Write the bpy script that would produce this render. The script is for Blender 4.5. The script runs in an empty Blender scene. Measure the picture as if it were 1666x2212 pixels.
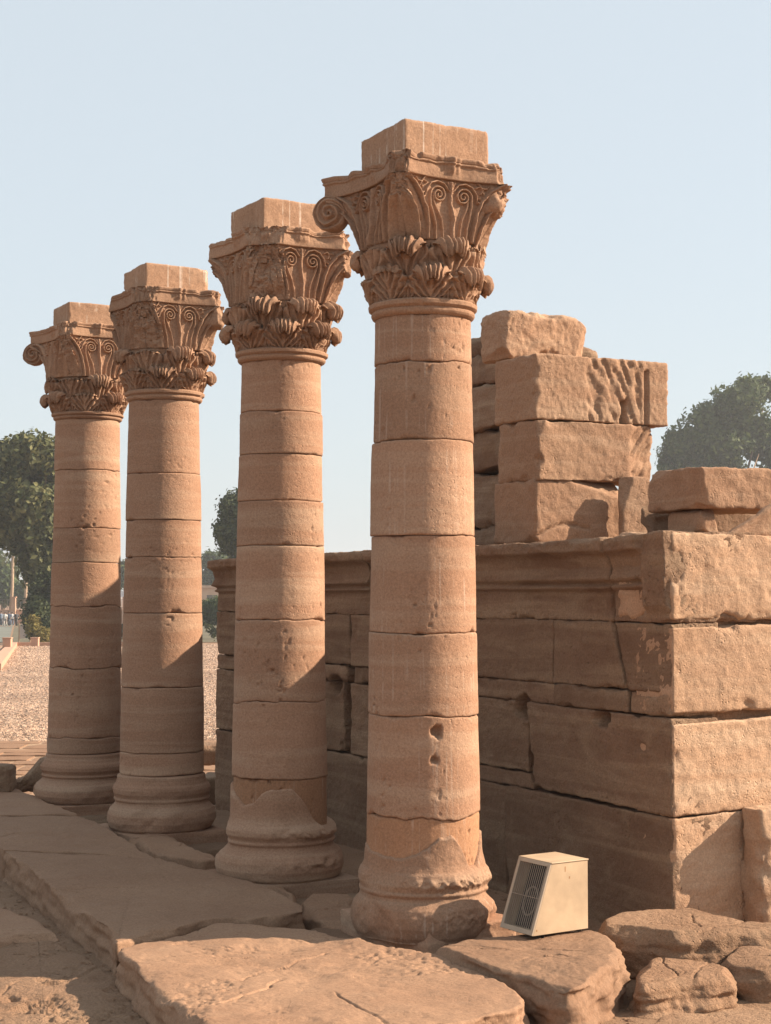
import bpy, math, random
import numpy as np
from mathutils import Vector
random.seed(5); rng = np.random.default_rng(11)
R = math.radians
sc = bpy.context.scene
COL = sc.collection

# ------------------------------------------------------------------ camera model
W, H, F = 1666.0, 2212.0, 3500.0          # measuring grid used for the photograph
EYE = 1.75
PITCH = math.atan(176 / F)
cp, sp = math.cos(PITCH), math.sin(PITCH)
def ray(x, y):
    dx, dy = (x - W/2)/F, (H/2 - y)/F
    return np.array([dx, cp - dy*sp, sp + dy*cp])
def on_z(x, y, z):
    r = ray(x, y); return np.array([0, 0, EYE]) + r*((z - EYE)/r[2])
def on_y(x, y, d):
    r = ray(x, y); return np.array([0, 0, EYE]) + r*(d/r[1])
def z_at(y, d):
    return on_y(W/2, y, d)[2]
ROT = R(28)
A = np.array([-math.sin(ROT), math.cos(ROT), 0.0])     # along the row, away from the camera
B = np.array([math.cos(ROT), math.sin(ROT), 0.0])      # from the columns towards the building
UP = np.array([0, 0, 1.0])
C0 = np.array([1.60, 9.10, 0.0])                        # corner of the building
def fr(s, t, z=0.0): return C0 + A*s + B*t + UP*z

cam = bpy.data.cameras.new('camera'); co = bpy.data.objects.new('camera', cam); COL.objects.link(co)
co.location = (0, 0, EYE); co.rotation_euler = (R(90) + PITCH, 0, 0)
cam.sensor_fit = 'HORIZONTAL'; cam.sensor_width = 36; cam.lens = 36*F/W
cam.clip_start = 0.1; cam.clip_end = 5000
sc.camera = co
sc.render.resolution_x = 771; sc.render.resolution_y = 1024

# ------------------------------------------------------------------ light
SUN_AZ, SUN_EL = R(4.5), R(31)            # azimuth measured from +X towards +Y
sd = Vector((math.cos(SUN_EL)*math.cos(SUN_AZ), math.cos(SUN_EL)*math.sin(SUN_AZ), math.sin(SUN_EL)))
sun = bpy.data.lights.new('sun', 'SUN'); sun.energy = 5.0; sun.angle = R(0.53); sun.color = (1.0, 0.82, 0.64)
so = bpy.data.objects.new('sun', sun); COL.objects.link(so)
so.rotation_euler = sd.to_track_quat('Z', 'Y').to_euler()
wd = bpy.data.worlds.new('World'); sc.world = wd; wd.use_nodes = True
nt = wd.node_tree; bg = nt.nodes['Background']
sky = nt.nodes.new('ShaderNodeTexSky'); sky.sky_type = 'NISHITA'; sky.sun_disc = False
sky.sun_elevation = SUN_EL; sky.sun_rotation = R(90) - SUN_AZ
sky.air_density = 1.0; sky.dust_density = 2.0; sky.ozone_density = 1.2; sky.altitude = 0
mxs = nt.nodes.new('ShaderNodeMix'); mxs.data_type = 'RGBA'; mxs.inputs[0].default_value = .80      # dusty, milky air
nt.links.new(sky.outputs[0], mxs.inputs[6]); mxs.inputs[7].default_value = (3.50, 3.84, 4.02, 1)
nt.links.new(mxs.outputs[2], bg.inputs[0]); bg.inputs[1].default_value = 0.099
sc.view_settings.view_transform = 'Standard'; sc.view_settings.look = 'None'
sc.view_settings.exposure = 1.1; sc.view_settings.gamma = 1.0

# ------------------------------------------------------------------ noise
def _h(ix, iy, iz, seed):
    h = (ix*374761393 + iy*668265263 + iz*1440662683 + seed*1013904223) & 0xFFFFFFFF
    h = ((h ^ (h >> 13))*1274126177) & 0xFFFFFFFF
    h = ((h ^ (h >> 15))*2246822519) & 0xFFFFFFFF
    return ((h ^ (h >> 16)) & 0xFFFFFF)/float(0xFFFFFF)*2 - 1
def vn(p, seed=0):
    i = np.floor(p).astype(np.int64); f = p - i; u = f*f*f*(f*(f*6 - 15) + 10)
    r = 0
    for dx in (0, 1):
        wx = u[:, 0] if dx else 1 - u[:, 0]
        for dy in (0, 1):
            wy = u[:, 1] if dy else 1 - u[:, 1]
            for dz in (0, 1):
                wz = u[:, 2] if dz else 1 - u[:, 2]
                r = r + wx*wy*wz*_h(i[:, 0]+dx, i[:, 1]+dy, i[:, 2]+dz, seed)
    return r
def fbm(p, f=1.0, o=4, seed=0, g=0.5):
    a, s, t = 1.0, 0, 0
    for k in range(o):
        s = s + a*vn(p*f + 17.3*k, seed + k*31); t += a; a *= g; f *= 2.03
    return s/t*1.6

# ------------------------------------------------------------------ mesh + object helpers
def raw_mesh(name, v, quads, tris=None, smooth=True):
    me = bpy.data.meshes.new(name)
    quads = np.asarray(quads, dtype=np.int32).reshape(-1, 4) if quads is not None else np.zeros((0, 4), np.int32)
    tris = np.asarray(tris, dtype=np.int32).reshape(-1, 3) if tris is not None else np.zeros((0, 3), np.int32)
    me.vertices.add(len(v)); me.vertices.foreach_set('co', np.asarray(v, dtype=np.float32).ravel())
    loops = np.concatenate([quads.ravel(), tris.ravel()])
    me.loops.add(len(loops)); me.loops.foreach_set('vertex_index', loops)
    nq, ntr = len(quads), len(tris)
    me.polygons.add(nq + ntr)
    st = np.concatenate([np.arange(nq)*4, nq*4 + np.arange(ntr)*3]).astype(np.int32)
    me.polygons.foreach_set('loop_start', st)
    me.polygons.foreach_set('use_smooth', np.full(nq + ntr, smooth))
    me.update(calc_edges=True); me.validate()
    return me
def link(name, me, mat, parent=None, origin=None):
    """mesh given in world coordinates; it is moved into its thing's space"""
    if parent is not None: off = np.array(parent['_o'])
    elif origin is not None: off = np.asarray(origin, float)
    else:
        c = np.zeros(len(me.vertices)*3, np.float32); me.vertices.foreach_get('co', c); c = c.reshape(-1, 3)
        off = np.array([c[:, 0].mean(), c[:, 1].mean(), c[:, 2].min()])
    c = np.zeros(len(me.vertices)*3, np.float32); me.vertices.foreach_get('co', c)
    c = (c.reshape(-1, 3) - off).astype(np.float32); me.vertices.foreach_set('co', c.ravel()); me.update()
    o = bpy.data.objects.new(name, me); COL.objects.link(o)
    if mat: me.materials.append(mat)
    o['_o'] = [float(q) for q in off]
    if parent is not None: o.parent = parent
    else: o.location = off
    return o
def tag(o, label=None, cat=None, group=None, kind=None):
    if label: o['label'] = label
    if cat: o['category'] = cat
    if group: o['group'] = group
    if kind: o['kind'] = kind
    return o
def empty(name, loc, label, cat, group=None):
    o = bpy.data.objects.new(name, None); COL.objects.link(o); o.location = loc
    o.empty_display_size = .2
    o['_o'] = [float(q) for q in loc]
    return tag(o, label, cat, group)

def grid_faces(nu, nv, wrap_u=False, flip=False, base=0):
    iu = np.arange(nu if wrap_u else nu - 1); iv = np.arange(nv - 1)
    a, b = np.meshgrid(iu, iv, indexing='ij'); a2 = (a + 1) % nu
    q = np.stack([a*nv + b, a2*nv + b, a2*nv + b + 1, a*nv + b + 1], -1).reshape(-1, 4)
    if flip: q = q[:, ::-1]
    return q + base
class MB:
    def __init__(s): s.v = []; s.q = []; s.t = []; s.n = 0
    def add(s, v, q=None, t=None):
        v = np.asarray(v, float).reshape(-1, 3)
        if q is not None and len(q): s.q.append(np.asarray(q).reshape(-1, 4) + s.n)
        if t is not None and len(t): s.t.append(np.asarray(t).reshape(-1, 3) + s.n)
        s.v.append(v); s.n += len(v); return s
    def box(s, o, u, v, w):
        """o corner, three edge vectors"""
        o, u, v, w = map(lambda k: np.asarray(k, float), (o, u, v, w))
        p = [o, o+u, o+u+v, o+v, o+w, o+u+w, o+u+v+w, o+v+w]
        q = [(0, 3, 2, 1), (4, 5, 6, 7), (0, 1, 5, 4), (1, 2, 6, 5), (2, 3, 7, 6), (3, 0, 4, 7)]
        if np.dot(np.cross(u, v), w) < 0: q = [k[::-1] for k in q]
        return s.add(p, q)
    def tube(s, pts, rad, n=8):
        pts = [np.asarray(p, float) for p in pts]
        if not hasattr(rad, '__len__'): rad = [rad]*len(pts)
        vs = []
        for i, p in enumerate(pts):
            d = pts[min(i+1, len(pts)-1)] - pts[max(i-1, 0)]; d = d/(np.linalg.norm(d) + 1e-9)
            a = np.cross(d, [0, 0, 1.0]) if abs(d[2]) < .95 else np.cross(d, [1.0, 0, 0])
            a /= np.linalg.norm(a); b = np.cross(d, a)
            for k in range(n):
                t = 2*math.pi*k/n; vs.append(p + rad[i]*(a*math.cos(t) + b*math.sin(t)))
        q = []; m = len(pts)
        for i in range(m-1):
            for k in range(n):
                q.append((i*n+k, i*n+(k+1) % n, (i+1)*n+(k+1) % n, (i+1)*n+k))
        vs.append(pts[0]); vs.append(pts[-1]); t = []
        for k in range(n):
            t.append((m*n, (k+1) % n, k)); t.append((m*n+1, (m-1)*n+k, (m-1)*n+(k+1) % n))
        return s.add(vs, q, t)
    def mesh(s, name, smooth=False):
        return raw_mesh(name, np.concatenate(s.v), np.concatenate(s.q) if s.q else None,
                        np.concatenate(s.t) if s.t else None, smooth)
    def build(s, name, mat, parent=None, smooth=False, origin=None):
        return link(name, s.mesh(name, smooth), mat, parent, origin)

# ------------------------------------------------------------------ materials
def newmat(name):
    m = bpy.data.materials.new(name); m.use_nodes = True
    n = m.node_tree.nodes; return m, n, m.node_tree.links, n['Principled BSDF']
ALB = .71
def rgb(c): return (c[0], c[1], c[2], 1)
def stone(name, base=(.47, .29, .185), alt=(.40, .225, .135), pale=(.53, .37, .255), strata=.25, pits=1.0,
          bump=1.0, streak=0.0, scale=1.0, patch=.5, rough_bump=0.0, tilt=0.12):
    m, n, l, bs = newmat(name)
    base, alt, pale = [(ALB*c_[0], ALB*c_[1]*.975, ALB*c_[2]*.925) for c_ in (base, alt, pale)]
    N = n.new
    tc = N('ShaderNodeTexCoord'); oi = N('ShaderNodeObjectInfo')
    mul = N('ShaderNodeVectorMath'); mul.operation = 'SCALE'; mul.inputs[0].default_value = (13.1, 7.7, 9.3)
    l.new(oi.outputs['Random'], mul.inputs['Scale'])
    add = N('ShaderNodeVectorMath'); l.new(tc.outputs['Object'], add.inputs[0]); l.new(mul.outputs[0], add.inputs[1])
    P = add.outputs[0]
    def noise(s, d=5, r=.55, vec=None, dist=0.0):
        k = N('ShaderNodeTexNoise'); k.inputs['Scale'].default_value = s*scale; k.inputs['Detail'].default_value = d
        k.inputs['Roughness'].default_value = r; k.inputs['Distortion'].default_value = dist
        l.new(vec or P, k.inputs['Vector']); return k.outputs['Fac']
    def mp(sx, sy, sz, rx=0, ry=0):
        k = N('ShaderNodeMapping'); k.inputs['Scale'].default_value = (sx, sy, sz)
        k.inputs['Rotation'].default_value = (rx, ry, 0); l.new(P, k.inputs['Vector']); return k.outputs[0]
    def rng_(src, a, b, c=0, d=1):
        k = N('ShaderNodeMapRange'); k.inputs[1].default_value = a; k.inputs[2].default_value = b
        k.inputs[3].default_value = c; k.inputs[4].default_value = d; l.new(src, k.inputs[0]); return k.outputs[0]
    def mix(fac, c1, c2, mode='MIX'):
        k = N('ShaderNodeMix'); k.data_type = 'RGBA'; k.blend_type = mode
        if isinstance(fac, float): k.inputs[0].default_value = fac
        else: l.new(fac, k.inputs[0])
        for i, c in ((6, c1), (7, c2)):
            if isinstance(c, tuple): k.inputs[i].default_value = rgb(c)
            else: l.new(c, k.inputs[i])
        return k.outputs[2]
    def math_(op, a, b):
        k = N('ShaderNodeMath'); k.operation = op
        for i, c in ((0, a), (1, b)):
            if isinstance(c, (int, float)): k.inputs[i].default_value = c
            else: l.new(c, k.inputs[i])
        return k.outputs[0]
    c = mix(rng_(noise(1.7, 6, .6), .36, .64), base, alt)
    c = mix(math_('MULTIPLY', rng_(noise(1.1, 5, .6, mp(.5, .5, 7, tilt, tilt), .6), .46, .66), strata*1.6), c, pale)
    c = mix(math_('MULTIPLY', rng_(noise(3.4, 8, .68), .52, .74), patch), c, pale)
    c = mix(math_('MULTIPLY', rng_(noise(2.3, 7, .66, mp(1.2, 1.2, .5)), .56, .72), .30), c, (.20, .11, .065))
    sp_ = rng_(noise(85, 5, .75), .3, .7, .72, 1.22)
    k = N('ShaderNodeVectorMath'); k.operation = 'SCALE'; l.new(c, k.inputs[0]); l.new(sp_, k.inputs['Scale']); c = k.outputs[0]
    v = rng_(oi.outputs['Random'], 0, 1, .86, 1.10)
    k = N('ShaderNodeVectorMath'); k.operation = 'SCALE'; l.new(c, k.inputs[0]); l.new(v, k.inputs['Scale']); c = k.outputs[0]
    if streak > 0:
        s1 = rng_(noise(1.0, 3, .5, mp(42, 42, .30)), .58, .64)
        s2 = rng_(noise(1.0, 4, .6, mp(3, 3, 5)), .45, .6)
        c = mix(math_('MULTIPLY', math_('MULTIPLY', s1, s2), streak), c, (.66, .57, .48))
    l.new(c, bs.inputs['Base Color'])
    bs.inputs['Roughness'].default_value = .93; bs.inputs['Specular IOR Level'].default_value = .15
    h1 = noise(22, 8, .62)
    vo = N('ShaderNodeTexVoronoi'); vo.inputs['Scale'].default_value = 42*scale; vo.inputs['Randomness'].default_value = 1
    dm = N('ShaderNodeVectorMath'); dm.operation = 'ADD'
    nz = N('ShaderNodeTexNoise'); nz.inputs['Scale'].default_value = 30; l.new(P, nz.inputs['Vector'])
    sc2 = N('ShaderNodeVectorMath'); sc2.operation = 'SCALE'; sc2.inputs['Scale'].default_value = .03
    l.new(nz.outputs['Color'], sc2.inputs[0]); l.new(P, dm.inputs[0]); l.new(sc2.outputs[0], dm.inputs[1])
    l.new(dm.outputs[0], vo.inputs['Vector'])
    pit = rng_(vo.outputs['Distance'], .0, .32, 1, 0)
    mask = rng_(noise(3.1, 5, .7), .50, .62)
    pitm = math_('MULTIPLY', pit, mask)
    h = math_('SUBTRACT', math_('MULTIPLY', h1, .9), math_('MULTIPLY', pitm, .55*pits))
    h = math_('ADD', h, math_('MULTIPLY', noise(130, 4, .7), .34))
    v2 = N('ShaderNodeTexVoronoi'); v2.inputs['Scale'].default_value = 95*scale; l.new(dm.outputs[0], v2.inputs['Vector'])
    h = math_('SUBTRACT', h, math_('MULTIPLY', math_('MULTIPLY', rng_(v2.outputs['Distance'], .05, .30, 1, 0), rng_(noise(6.5, 4, .7), .53, .60)), .35*pits))
    if rough_bump > 0:
        h = math_('ADD', h, math_('MULTIPLY', noise(9, 7, .7, None, .8), rough_bump))
    bu = N('ShaderNodeBump'); bu.inputs['Strength'].default_value = .85; bu.inputs['Distance'].default_value = .014*bump
    l.new(h, bu.inputs['Height']); l.new(bu.outputs[0], bs.inputs['Normal'])
    return m
M = {}
M['shaft'] = stone('sandstone_shaft', (.49, .300, .205), (.43, .250, .165), (.56, .385, .275), strata=.55, pits=1.0, bump=.55, patch=.35, tilt=.6)
M['shaftw'] = stone('sandstone_shaft_drips', (.50, .305, .205), (.44, .255, .168), (.56, .385, .275), strata=.45, pits=1.1, bump=.55, streak=.18, patch=.35)
M['cap'] = stone('sandstone_carved', (.50, .315, .215), (.43, .255, .17), (.57, .395, .28), strata=.1, pits=.8, bump=.5)
M['repair'] = stone('repair_mortar', (.49, .275, .165), (.45, .245, .145), (.50, .30, .19), strata=.05, pits=.5, bump=.35, patch=.1, streak=.2)
M['block'] = stone('sandstone_block', (.50, .32, .215), (.44, .265, .175), (.57, .40, .285), strata=.45, pits=1.2, bump=.9)
M['impost'] = stone('impost_stone', (.51, .325, .22), (.46, .28, .185), (.55, .38, .27), strata=.1, pits=.5, bump=.4, streak=.6)
M['wall'] = stone('wall_shade_stone', (.355, .228, .155), (.265, .162, .108), (.46, .33, .228), strata=.5, pits=1.8, bump=1.5, patch=.75, rough_bump=.5)  # wall stone with its shade put into the colour, for shaded faces
M['walllit'] = stone('wall_sunlit_stone', (.60, .395, .27), (.56, .35, .225), (.66, .47, .335), strata=.6, pits=1.4, bump=.8, patch=.6)  # same wall stone, sunlight put into the paler colour, for sunlit faces
M['slab'] = stone('paving_stone', (.41, .258, .172), (.35, .21, .138), (.48, .325, .225), strata=.1, pits=.7, bump=.5, patch=.5)
M['rough'] = stone('rough_rock', (.47, .30, .20), (.39, .235, .15), (.53, .38, .26), strata=.15, pits=1.8, bump=1.5, rough_bump=1.4)
M['mortar'] = stone('joint_mortar', (.42, .265, .175), (.36, .22, .14), (.46, .31, .21), strata=0, bump=1.2)

def plain(name, c, r=.8, var=.15, scale=8, bump=0, metal=0, bscale=30):
    m, n, l, bs = newmat(name)
    tc = n.new('ShaderNodeTexCoord'); k = n.new('ShaderNodeTexNoise'); k.inputs['Scale'].default_value = scale; k.inputs['Detail'].default_value = 6
    l.new(tc.outputs['Object'], k.inputs['Vector'])
    ra = n.new('ShaderNodeMapRange'); ra.inputs[1].default_value = .3; ra.inputs[2].default_value = .7
    ra.inputs[3].default_value = 1 - var; ra.inputs[4].default_value = 1 + var; l.new(k.outputs['Fac'], ra.inputs[0])
    s = n.new('ShaderNodeVectorMath'); s.operation = 'SCALE'; s.inputs[0].default_value = c; l.new(ra.outputs[0], s.inputs['Scale'])
    l.new(s.outputs[0], bs.inputs['Base Color']); bs.inputs['Roughness'].default_value = r; bs.inputs['Metallic'].default_value = metal
    if bump:
        b = n.new('ShaderNodeTexNoise'); b.inputs['Scale'].default_value = bscale; b.inputs['Detail'].default_value = 5
        l.new(tc.outputs['Object'], b.inputs['Vector'])
        bu = n.new('ShaderNodeBump'); bu.inputs['Distance'].default_value = bump; l.new(b.outputs['Fac'], bu.inputs['Height']); l.new(bu.outputs[0], bs.inputs['Normal'])
    return m

# ------------------------------------------------------------------ stone generators
def box_surface(nx, ny, nz):
    """unique-vertex subdivided cube; returns integer coords and quads"""
    ks, qs = [], []
    def face(ax, side):
        dims = [nx, ny, nz]; o = [i for i in range(3) if i != ax]
        a, b = np.meshgrid(np.arange(dims[o[0]]+1), np.arange(dims[o[1]]+1), indexing='ij')
        c = np.zeros(a.shape + (3,), np.int64); c[..., o[0]] = a; c[..., o[1]] = b; c[..., ax] = dims[ax] if side else 0
        c = c.reshape(-1, 3); q = grid_faces(dims[o[0]]+1, dims[o[1]]+1)
        s = 1 if ax != 1 else -1
        if (s > 0) != bool(side): q = q[:, ::-1]
        return c, q
    n = 0
    for ax in range(3):
        for side in (0, 1):
            c, q = face(ax, side); ks.append(c); qs.append(q + n); n += len(c)
    c = np.concatenate(ks); q = np.concatenate(qs)
    key = c[:, 0]*10**8 + c[:, 1]*10**4 + c[:, 2]
    u, idx, inv = np.unique(key, return_index=True, return_inverse=True)
    return c[idx], inv[q]
def rock(o, eu, ev, ew, res=.02, r=.012, chip=.03, amp=.004, lf=.008, seed=0, corners=None, fn=None, edgef=6.0, fine=.002, facets=0, fdepth=.03):
    """weathered block. o = min corner, eu/ev/ew = full edge vectors. corners: optional 8 world points
    ordered (u,v,w) bits for a skewed block. fn(p, q, n) may edit positions (q = -1..1 box coordinates)"""
    o, eu, ev, ew = [np.asarray(k, float) for k in (o, eu, ev, ew)]
    L = np.array([np.linalg.norm(k) for k in (eu, ev, ew)]); h = L/2
    n3 = [int(max(4, min(400, round(k/res)))) for k in L]
    c, q = box_surface(*n3)
    p = c/np.array(n3)*2 - 1
    # densify near the edges
    p = np.sign(p)*np.abs(p)**.93
    p3 = p*h
    sd_ = seed*3.71
    nz = fbm(p3 + sd_, edgef, 4, seed)
    rr = r*(1 + .5*nz) + chip*np.clip(nz - .22, 0, 1)*1.8
    rr = np.clip(rr, .002, h.min()*.8)[:, None]
    inner = np.maximum(h - rr, 0)
    cc = np.clip(p3, -inner, inner); d = p3 - cc
    nn = d/(np.linalg.norm(d, axis=1, keepdims=True) + 1e-9)
    x = cc + rr*nn
    x = x + nn*(lf*fbm(p3 + 5 + sd_, 2.2, 3, seed+7) + amp*fbm(p3 + sd_, 14, 4, seed+3) + fine*fbm(p3 + sd_, 55, 2, seed+5))[:, None]
    rf = np.random.default_rng(seed*13+7)
    for _ in range(facets):
        ax = rf.permutation(3); n_ = np.zeros(3); sg = rf.choice([-1, 1], 3)
        n_[ax[0]] = sg[0]*rf.uniform(.45, 1); n_[ax[1]] = sg[1]*rf.uniform(.45, 1); n_[ax[2]] = sg[2]*rf.uniform(.05, .35)
        n_ /= np.linalg.norm(n_); D = (np.abs(n_)*h).sum() - rf.uniform(.4, 1.3)*fdepth - abs(n_[ax[2]])*h[ax[2]]*rf.uniform(.2, 1.0)
        ex = np.clip(x @ n_ - D - .006*fbm(x + sd_, 12, 3, seed+21), 0, None); x = x - np.minimum(ex, fdepth*2.2)[:, None]*n_
    if fn is not None: x = fn(x, p, nn)
    if corners is None:
        U = np.array([eu/L[0], ev/L[1], ew/L[2]]); wv = (x + h) @ U + o
    else:
        k = (x/h + 1)/2; cr = np.asarray(corners, float); wv = 0
        for i in range(8):
            b = [(i >> 2) & 1, (i >> 1) & 1, i & 1]
            wt = (k[:, 0] if b[0] else 1-k[:, 0])*(k[:, 1] if b[1] else 1-k[:, 1])*(k[:, 2] if b[2] else 1-k[:, 2])
            wv = wv + wt[:, None]*cr[i]
    if np.dot(np.cross(eu, ev), ew) < 0: q = q[:, ::-1]
    return wv, q
def rock_obj(name, mat, parent=None, **k):
    v, q = rock(**k); return link(name, raw_mesh(name, v, q), mat, parent)

def chaikin(p, n=2, w=.22):
    p = np.asarray(p, float)
    for _ in range(n):
        a = np.roll(p, -1, 0); p = np.stack([p*(1-w) + a*w, p*w + a*(1-w)], 1).reshape(-1, p.shape[1])
    return p
def slab(poly, zt, thick, res=.02, rnd=.03, seed=0, lat=.02, lf=.015, amp=.004, chip=.04, fn=None, tilt=(0, 0), smooth=2, side_rough=.012, batter=.02, fine=.0015, facets=14, fdepth=.035, cracks=3):
    """irregular flagstone: outline (x,y) in world, closed solid with worn rim"""
    p = np.asarray([q[:2] for q in poly], float)
    if np.sum(p[:, 0]*np.roll(p[:, 1], -1) - np.roll(p[:, 0], -1)*p[:, 1]) < 0: p = p[::-1]
    p = chaikin(p, smooth)
    seg = np.linalg.norm(np.roll(p, -1, 0) - p, axis=1); cum = np.concatenate([[0], np.cumsum(seg)]); per = cum[-1]
    n = int(per/res); s = np.linspace(0, per, n, endpoint=False); pc = np.concatenate([p, p[:1]])
    p = np.stack([np.interp(s, cum, pc[:, 0]), np.interp(s, cum, pc[:, 1])], 1)
    tg = np.roll(p, -1, 0) - np.roll(p, 1, 0); tg /= np.linalg.norm(tg, axis=1, keepdims=True)
    nr = np.stack([tg[:, 1], -tg[:, 0]], 1)
    p3 = np.concatenate([p, np.full((n, 1), seed*1.7)], 1)
    p = p + nr*(lat*fbm(p3, 3.0, 4, seed) + .3*lat*fbm(p3, 14, 3, seed+2))[:, None]
    c = p.mean(0); rad = np.linalg.norm(p - c, axis=1).mean()
    K = int(max(8, rad/res)); M_ = 7; S = int(max(5, thick/res))
    rs = .6*rnd*(1 + .6*fbm(p3, 5, 3, seed+9)) + chip*np.clip(fbm(p3, 4, 3, seed+4) - .25, 0, 1)
    rs = np.clip(rs, .006, .3)
    rings = []
    for k in range(1, K+1):
        f = k/K
        q = c + (p - nr*rs[:, None] - c)*f
        rings.append(np.concatenate([q, np.full((n, 1), zt)], 1))
    for k in range(1, M_+1):
        a = math.pi/2*k/M_
        q = p - nr*(rs*(1 - math.sin(a)))[:, None]
        rings.append(np.concatenate([q, (zt - rs*(1 - math.cos(a)))[:, None]], 1))
    for k in range(1, S+1):
        f = k/S; zz = (zt - rs)*(1 - f) + (zt - thick)*f
        q = p + nr*(batter*f - 0)
        rings.append(np.concatenate([q, zz[:, None]], 1))
    v = np.stack(rings, 0)                                   # (rings, n, 3)
    shp = v.shape; v = v.reshape(-1, 3)
    top = np.zeros(shp[0]); top[:K] = 1; top[K:K+M_] = np.linspace(1, .2, M_); top = np.repeat(top, n)
    nrm = np.tile(np.concatenate([nr, np.zeros((n, 1))], 1), (shp[0], 1))
    o3 = v + seed*2.3
    dz = lf*fbm(o3, 1.6, 3, seed+11) + amp*fbm(o3, 9, 4, seed+12) + fine*fbm(o3, 45, 2, seed+13)
    ds = side_rough*(.8*fbm(o3*np.array([1, 1, 1.5]), 7, 5, seed+14) + .7*fbm(o3*np.array([.5, .5, 5]), 6, 4, seed+15))
    v[:, 2] += dz*np.clip(top + .25, 0, 1) + (v[:, 0] - c[0])*tilt[0] + (v[:, 1] - c[1])*tilt[1]
    v += nrm*((1 - top)*ds)[:, None]
    rf = np.random.default_rng(seed*5+1)
    for _ in range(facets):
        j_ = rf.integers(n); al_ = rf.uniform(.25, 1.1); n_ = np.array([nr[j_, 0]*math.cos(al_), nr[j_, 1]*math.cos(al_), math.sin(al_)])
        pj = np.array([p[j_, 0], p[j_, 1], zt]); ct = rf.uniform(.3, 1)*fdepth; rad_ = rf.uniform(.10, .30)
        ex = np.clip((v - pj) @ n_ + ct + .006*fbm(o3, 14, 3, seed+22), 0, None); w_ = np.clip(1.6 - 1.6*np.linalg.norm(v - pj, axis=1)/rad_, 0, 1)
        v = v - (ex*w_)[:, None]*n_
    for _ in range(cracks):
        a0_ = rf.uniform(0, 6.28); b0_ = c + rf.uniform(-.5, .5, 2)*rad.mean() if False else c + rf.uniform(-.6, .6, 2)*np.linalg.norm(p - c, axis=1).mean()
        L_ = rf.uniform(.15, .45); dd_ = np.array([math.cos(a0_), math.sin(a0_)]); q_ = v[:, :2] - b0_
        al2 = q_ @ dd_; pe = q_ @ np.array([-dd_[1], dd_[0]]) + .05*fbm(v, 4, 4, seed+33)
        v[:, 2] -= top*.014*np.clip(1 - np.abs(pe)/.010, 0, 1)*np.clip((L_ - np.abs(al2))/.08, 0, 1)
    if fn is not None: v = fn(v, top)
    q = []
    i, j = np.meshgrid(np.arange(shp[0]-1), np.arange(n), indexing='ij'); j2 = (j+1) % n
    q = np.stack([i*n + j, (i+1)*n + j, (i+1)*n + j2, i*n + j2], -1).reshape(-1, 4)
    v = np.concatenate([v, [[c[0], c[1], v[:n, 2].mean()]], [[c[0], c[1], zt-thick]]])
    m = len(v); j = np.arange(n); j2 = (j+1) % n
    t1 = np.stack([np.full(n, m-2), j, j2], 1)
    t2 = np.stack([np.full(n, m-1), (shp[0]-1)*n + j2, (shp[0]-1)*n + j], 1)
    return v, q, np.concatenate([t1, t2])
def slab_obj(name, mat, poly, zt, thick, parent=None, **k):
    v, q, t = slab(poly, zt, thick, **k); return link(name, raw_mesh(name, v, q, t), mat, parent)
def px(pts, z): return [on_z(x, y, z) for x, y in pts]

# polar solid: profile functions on (phi, row)
def polar(center, phi, rad, z, cap=True):
    """phi (n,), rad (n,m), z (n,m)"""
    n, m = rad.shape
    x = center[0] + rad*np.sin(phi)[:, None]; y = center[1] - rad*np.cos(phi)[:, None]
    v = np.stack([x, y, z], -1).reshape(-1, 3); q = grid_faces(n, m, True)
    t = None
    if cap:
        b = np.array([[center[0], center[1], z[:, 0].mean()], [center[0], center[1], z[:, -1].mean()]])
        k = len(v); j = np.arange(n); j2 = (j+1) % n
        t = np.concatenate([np.stack([np.full(n, k), j2*m, j*m], 1), np.stack([np.full(n, k+1), j*m+m-1, j2*m+m-1], 1)])
        v = np.concatenate([v, b])
    return v, q, t

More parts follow.
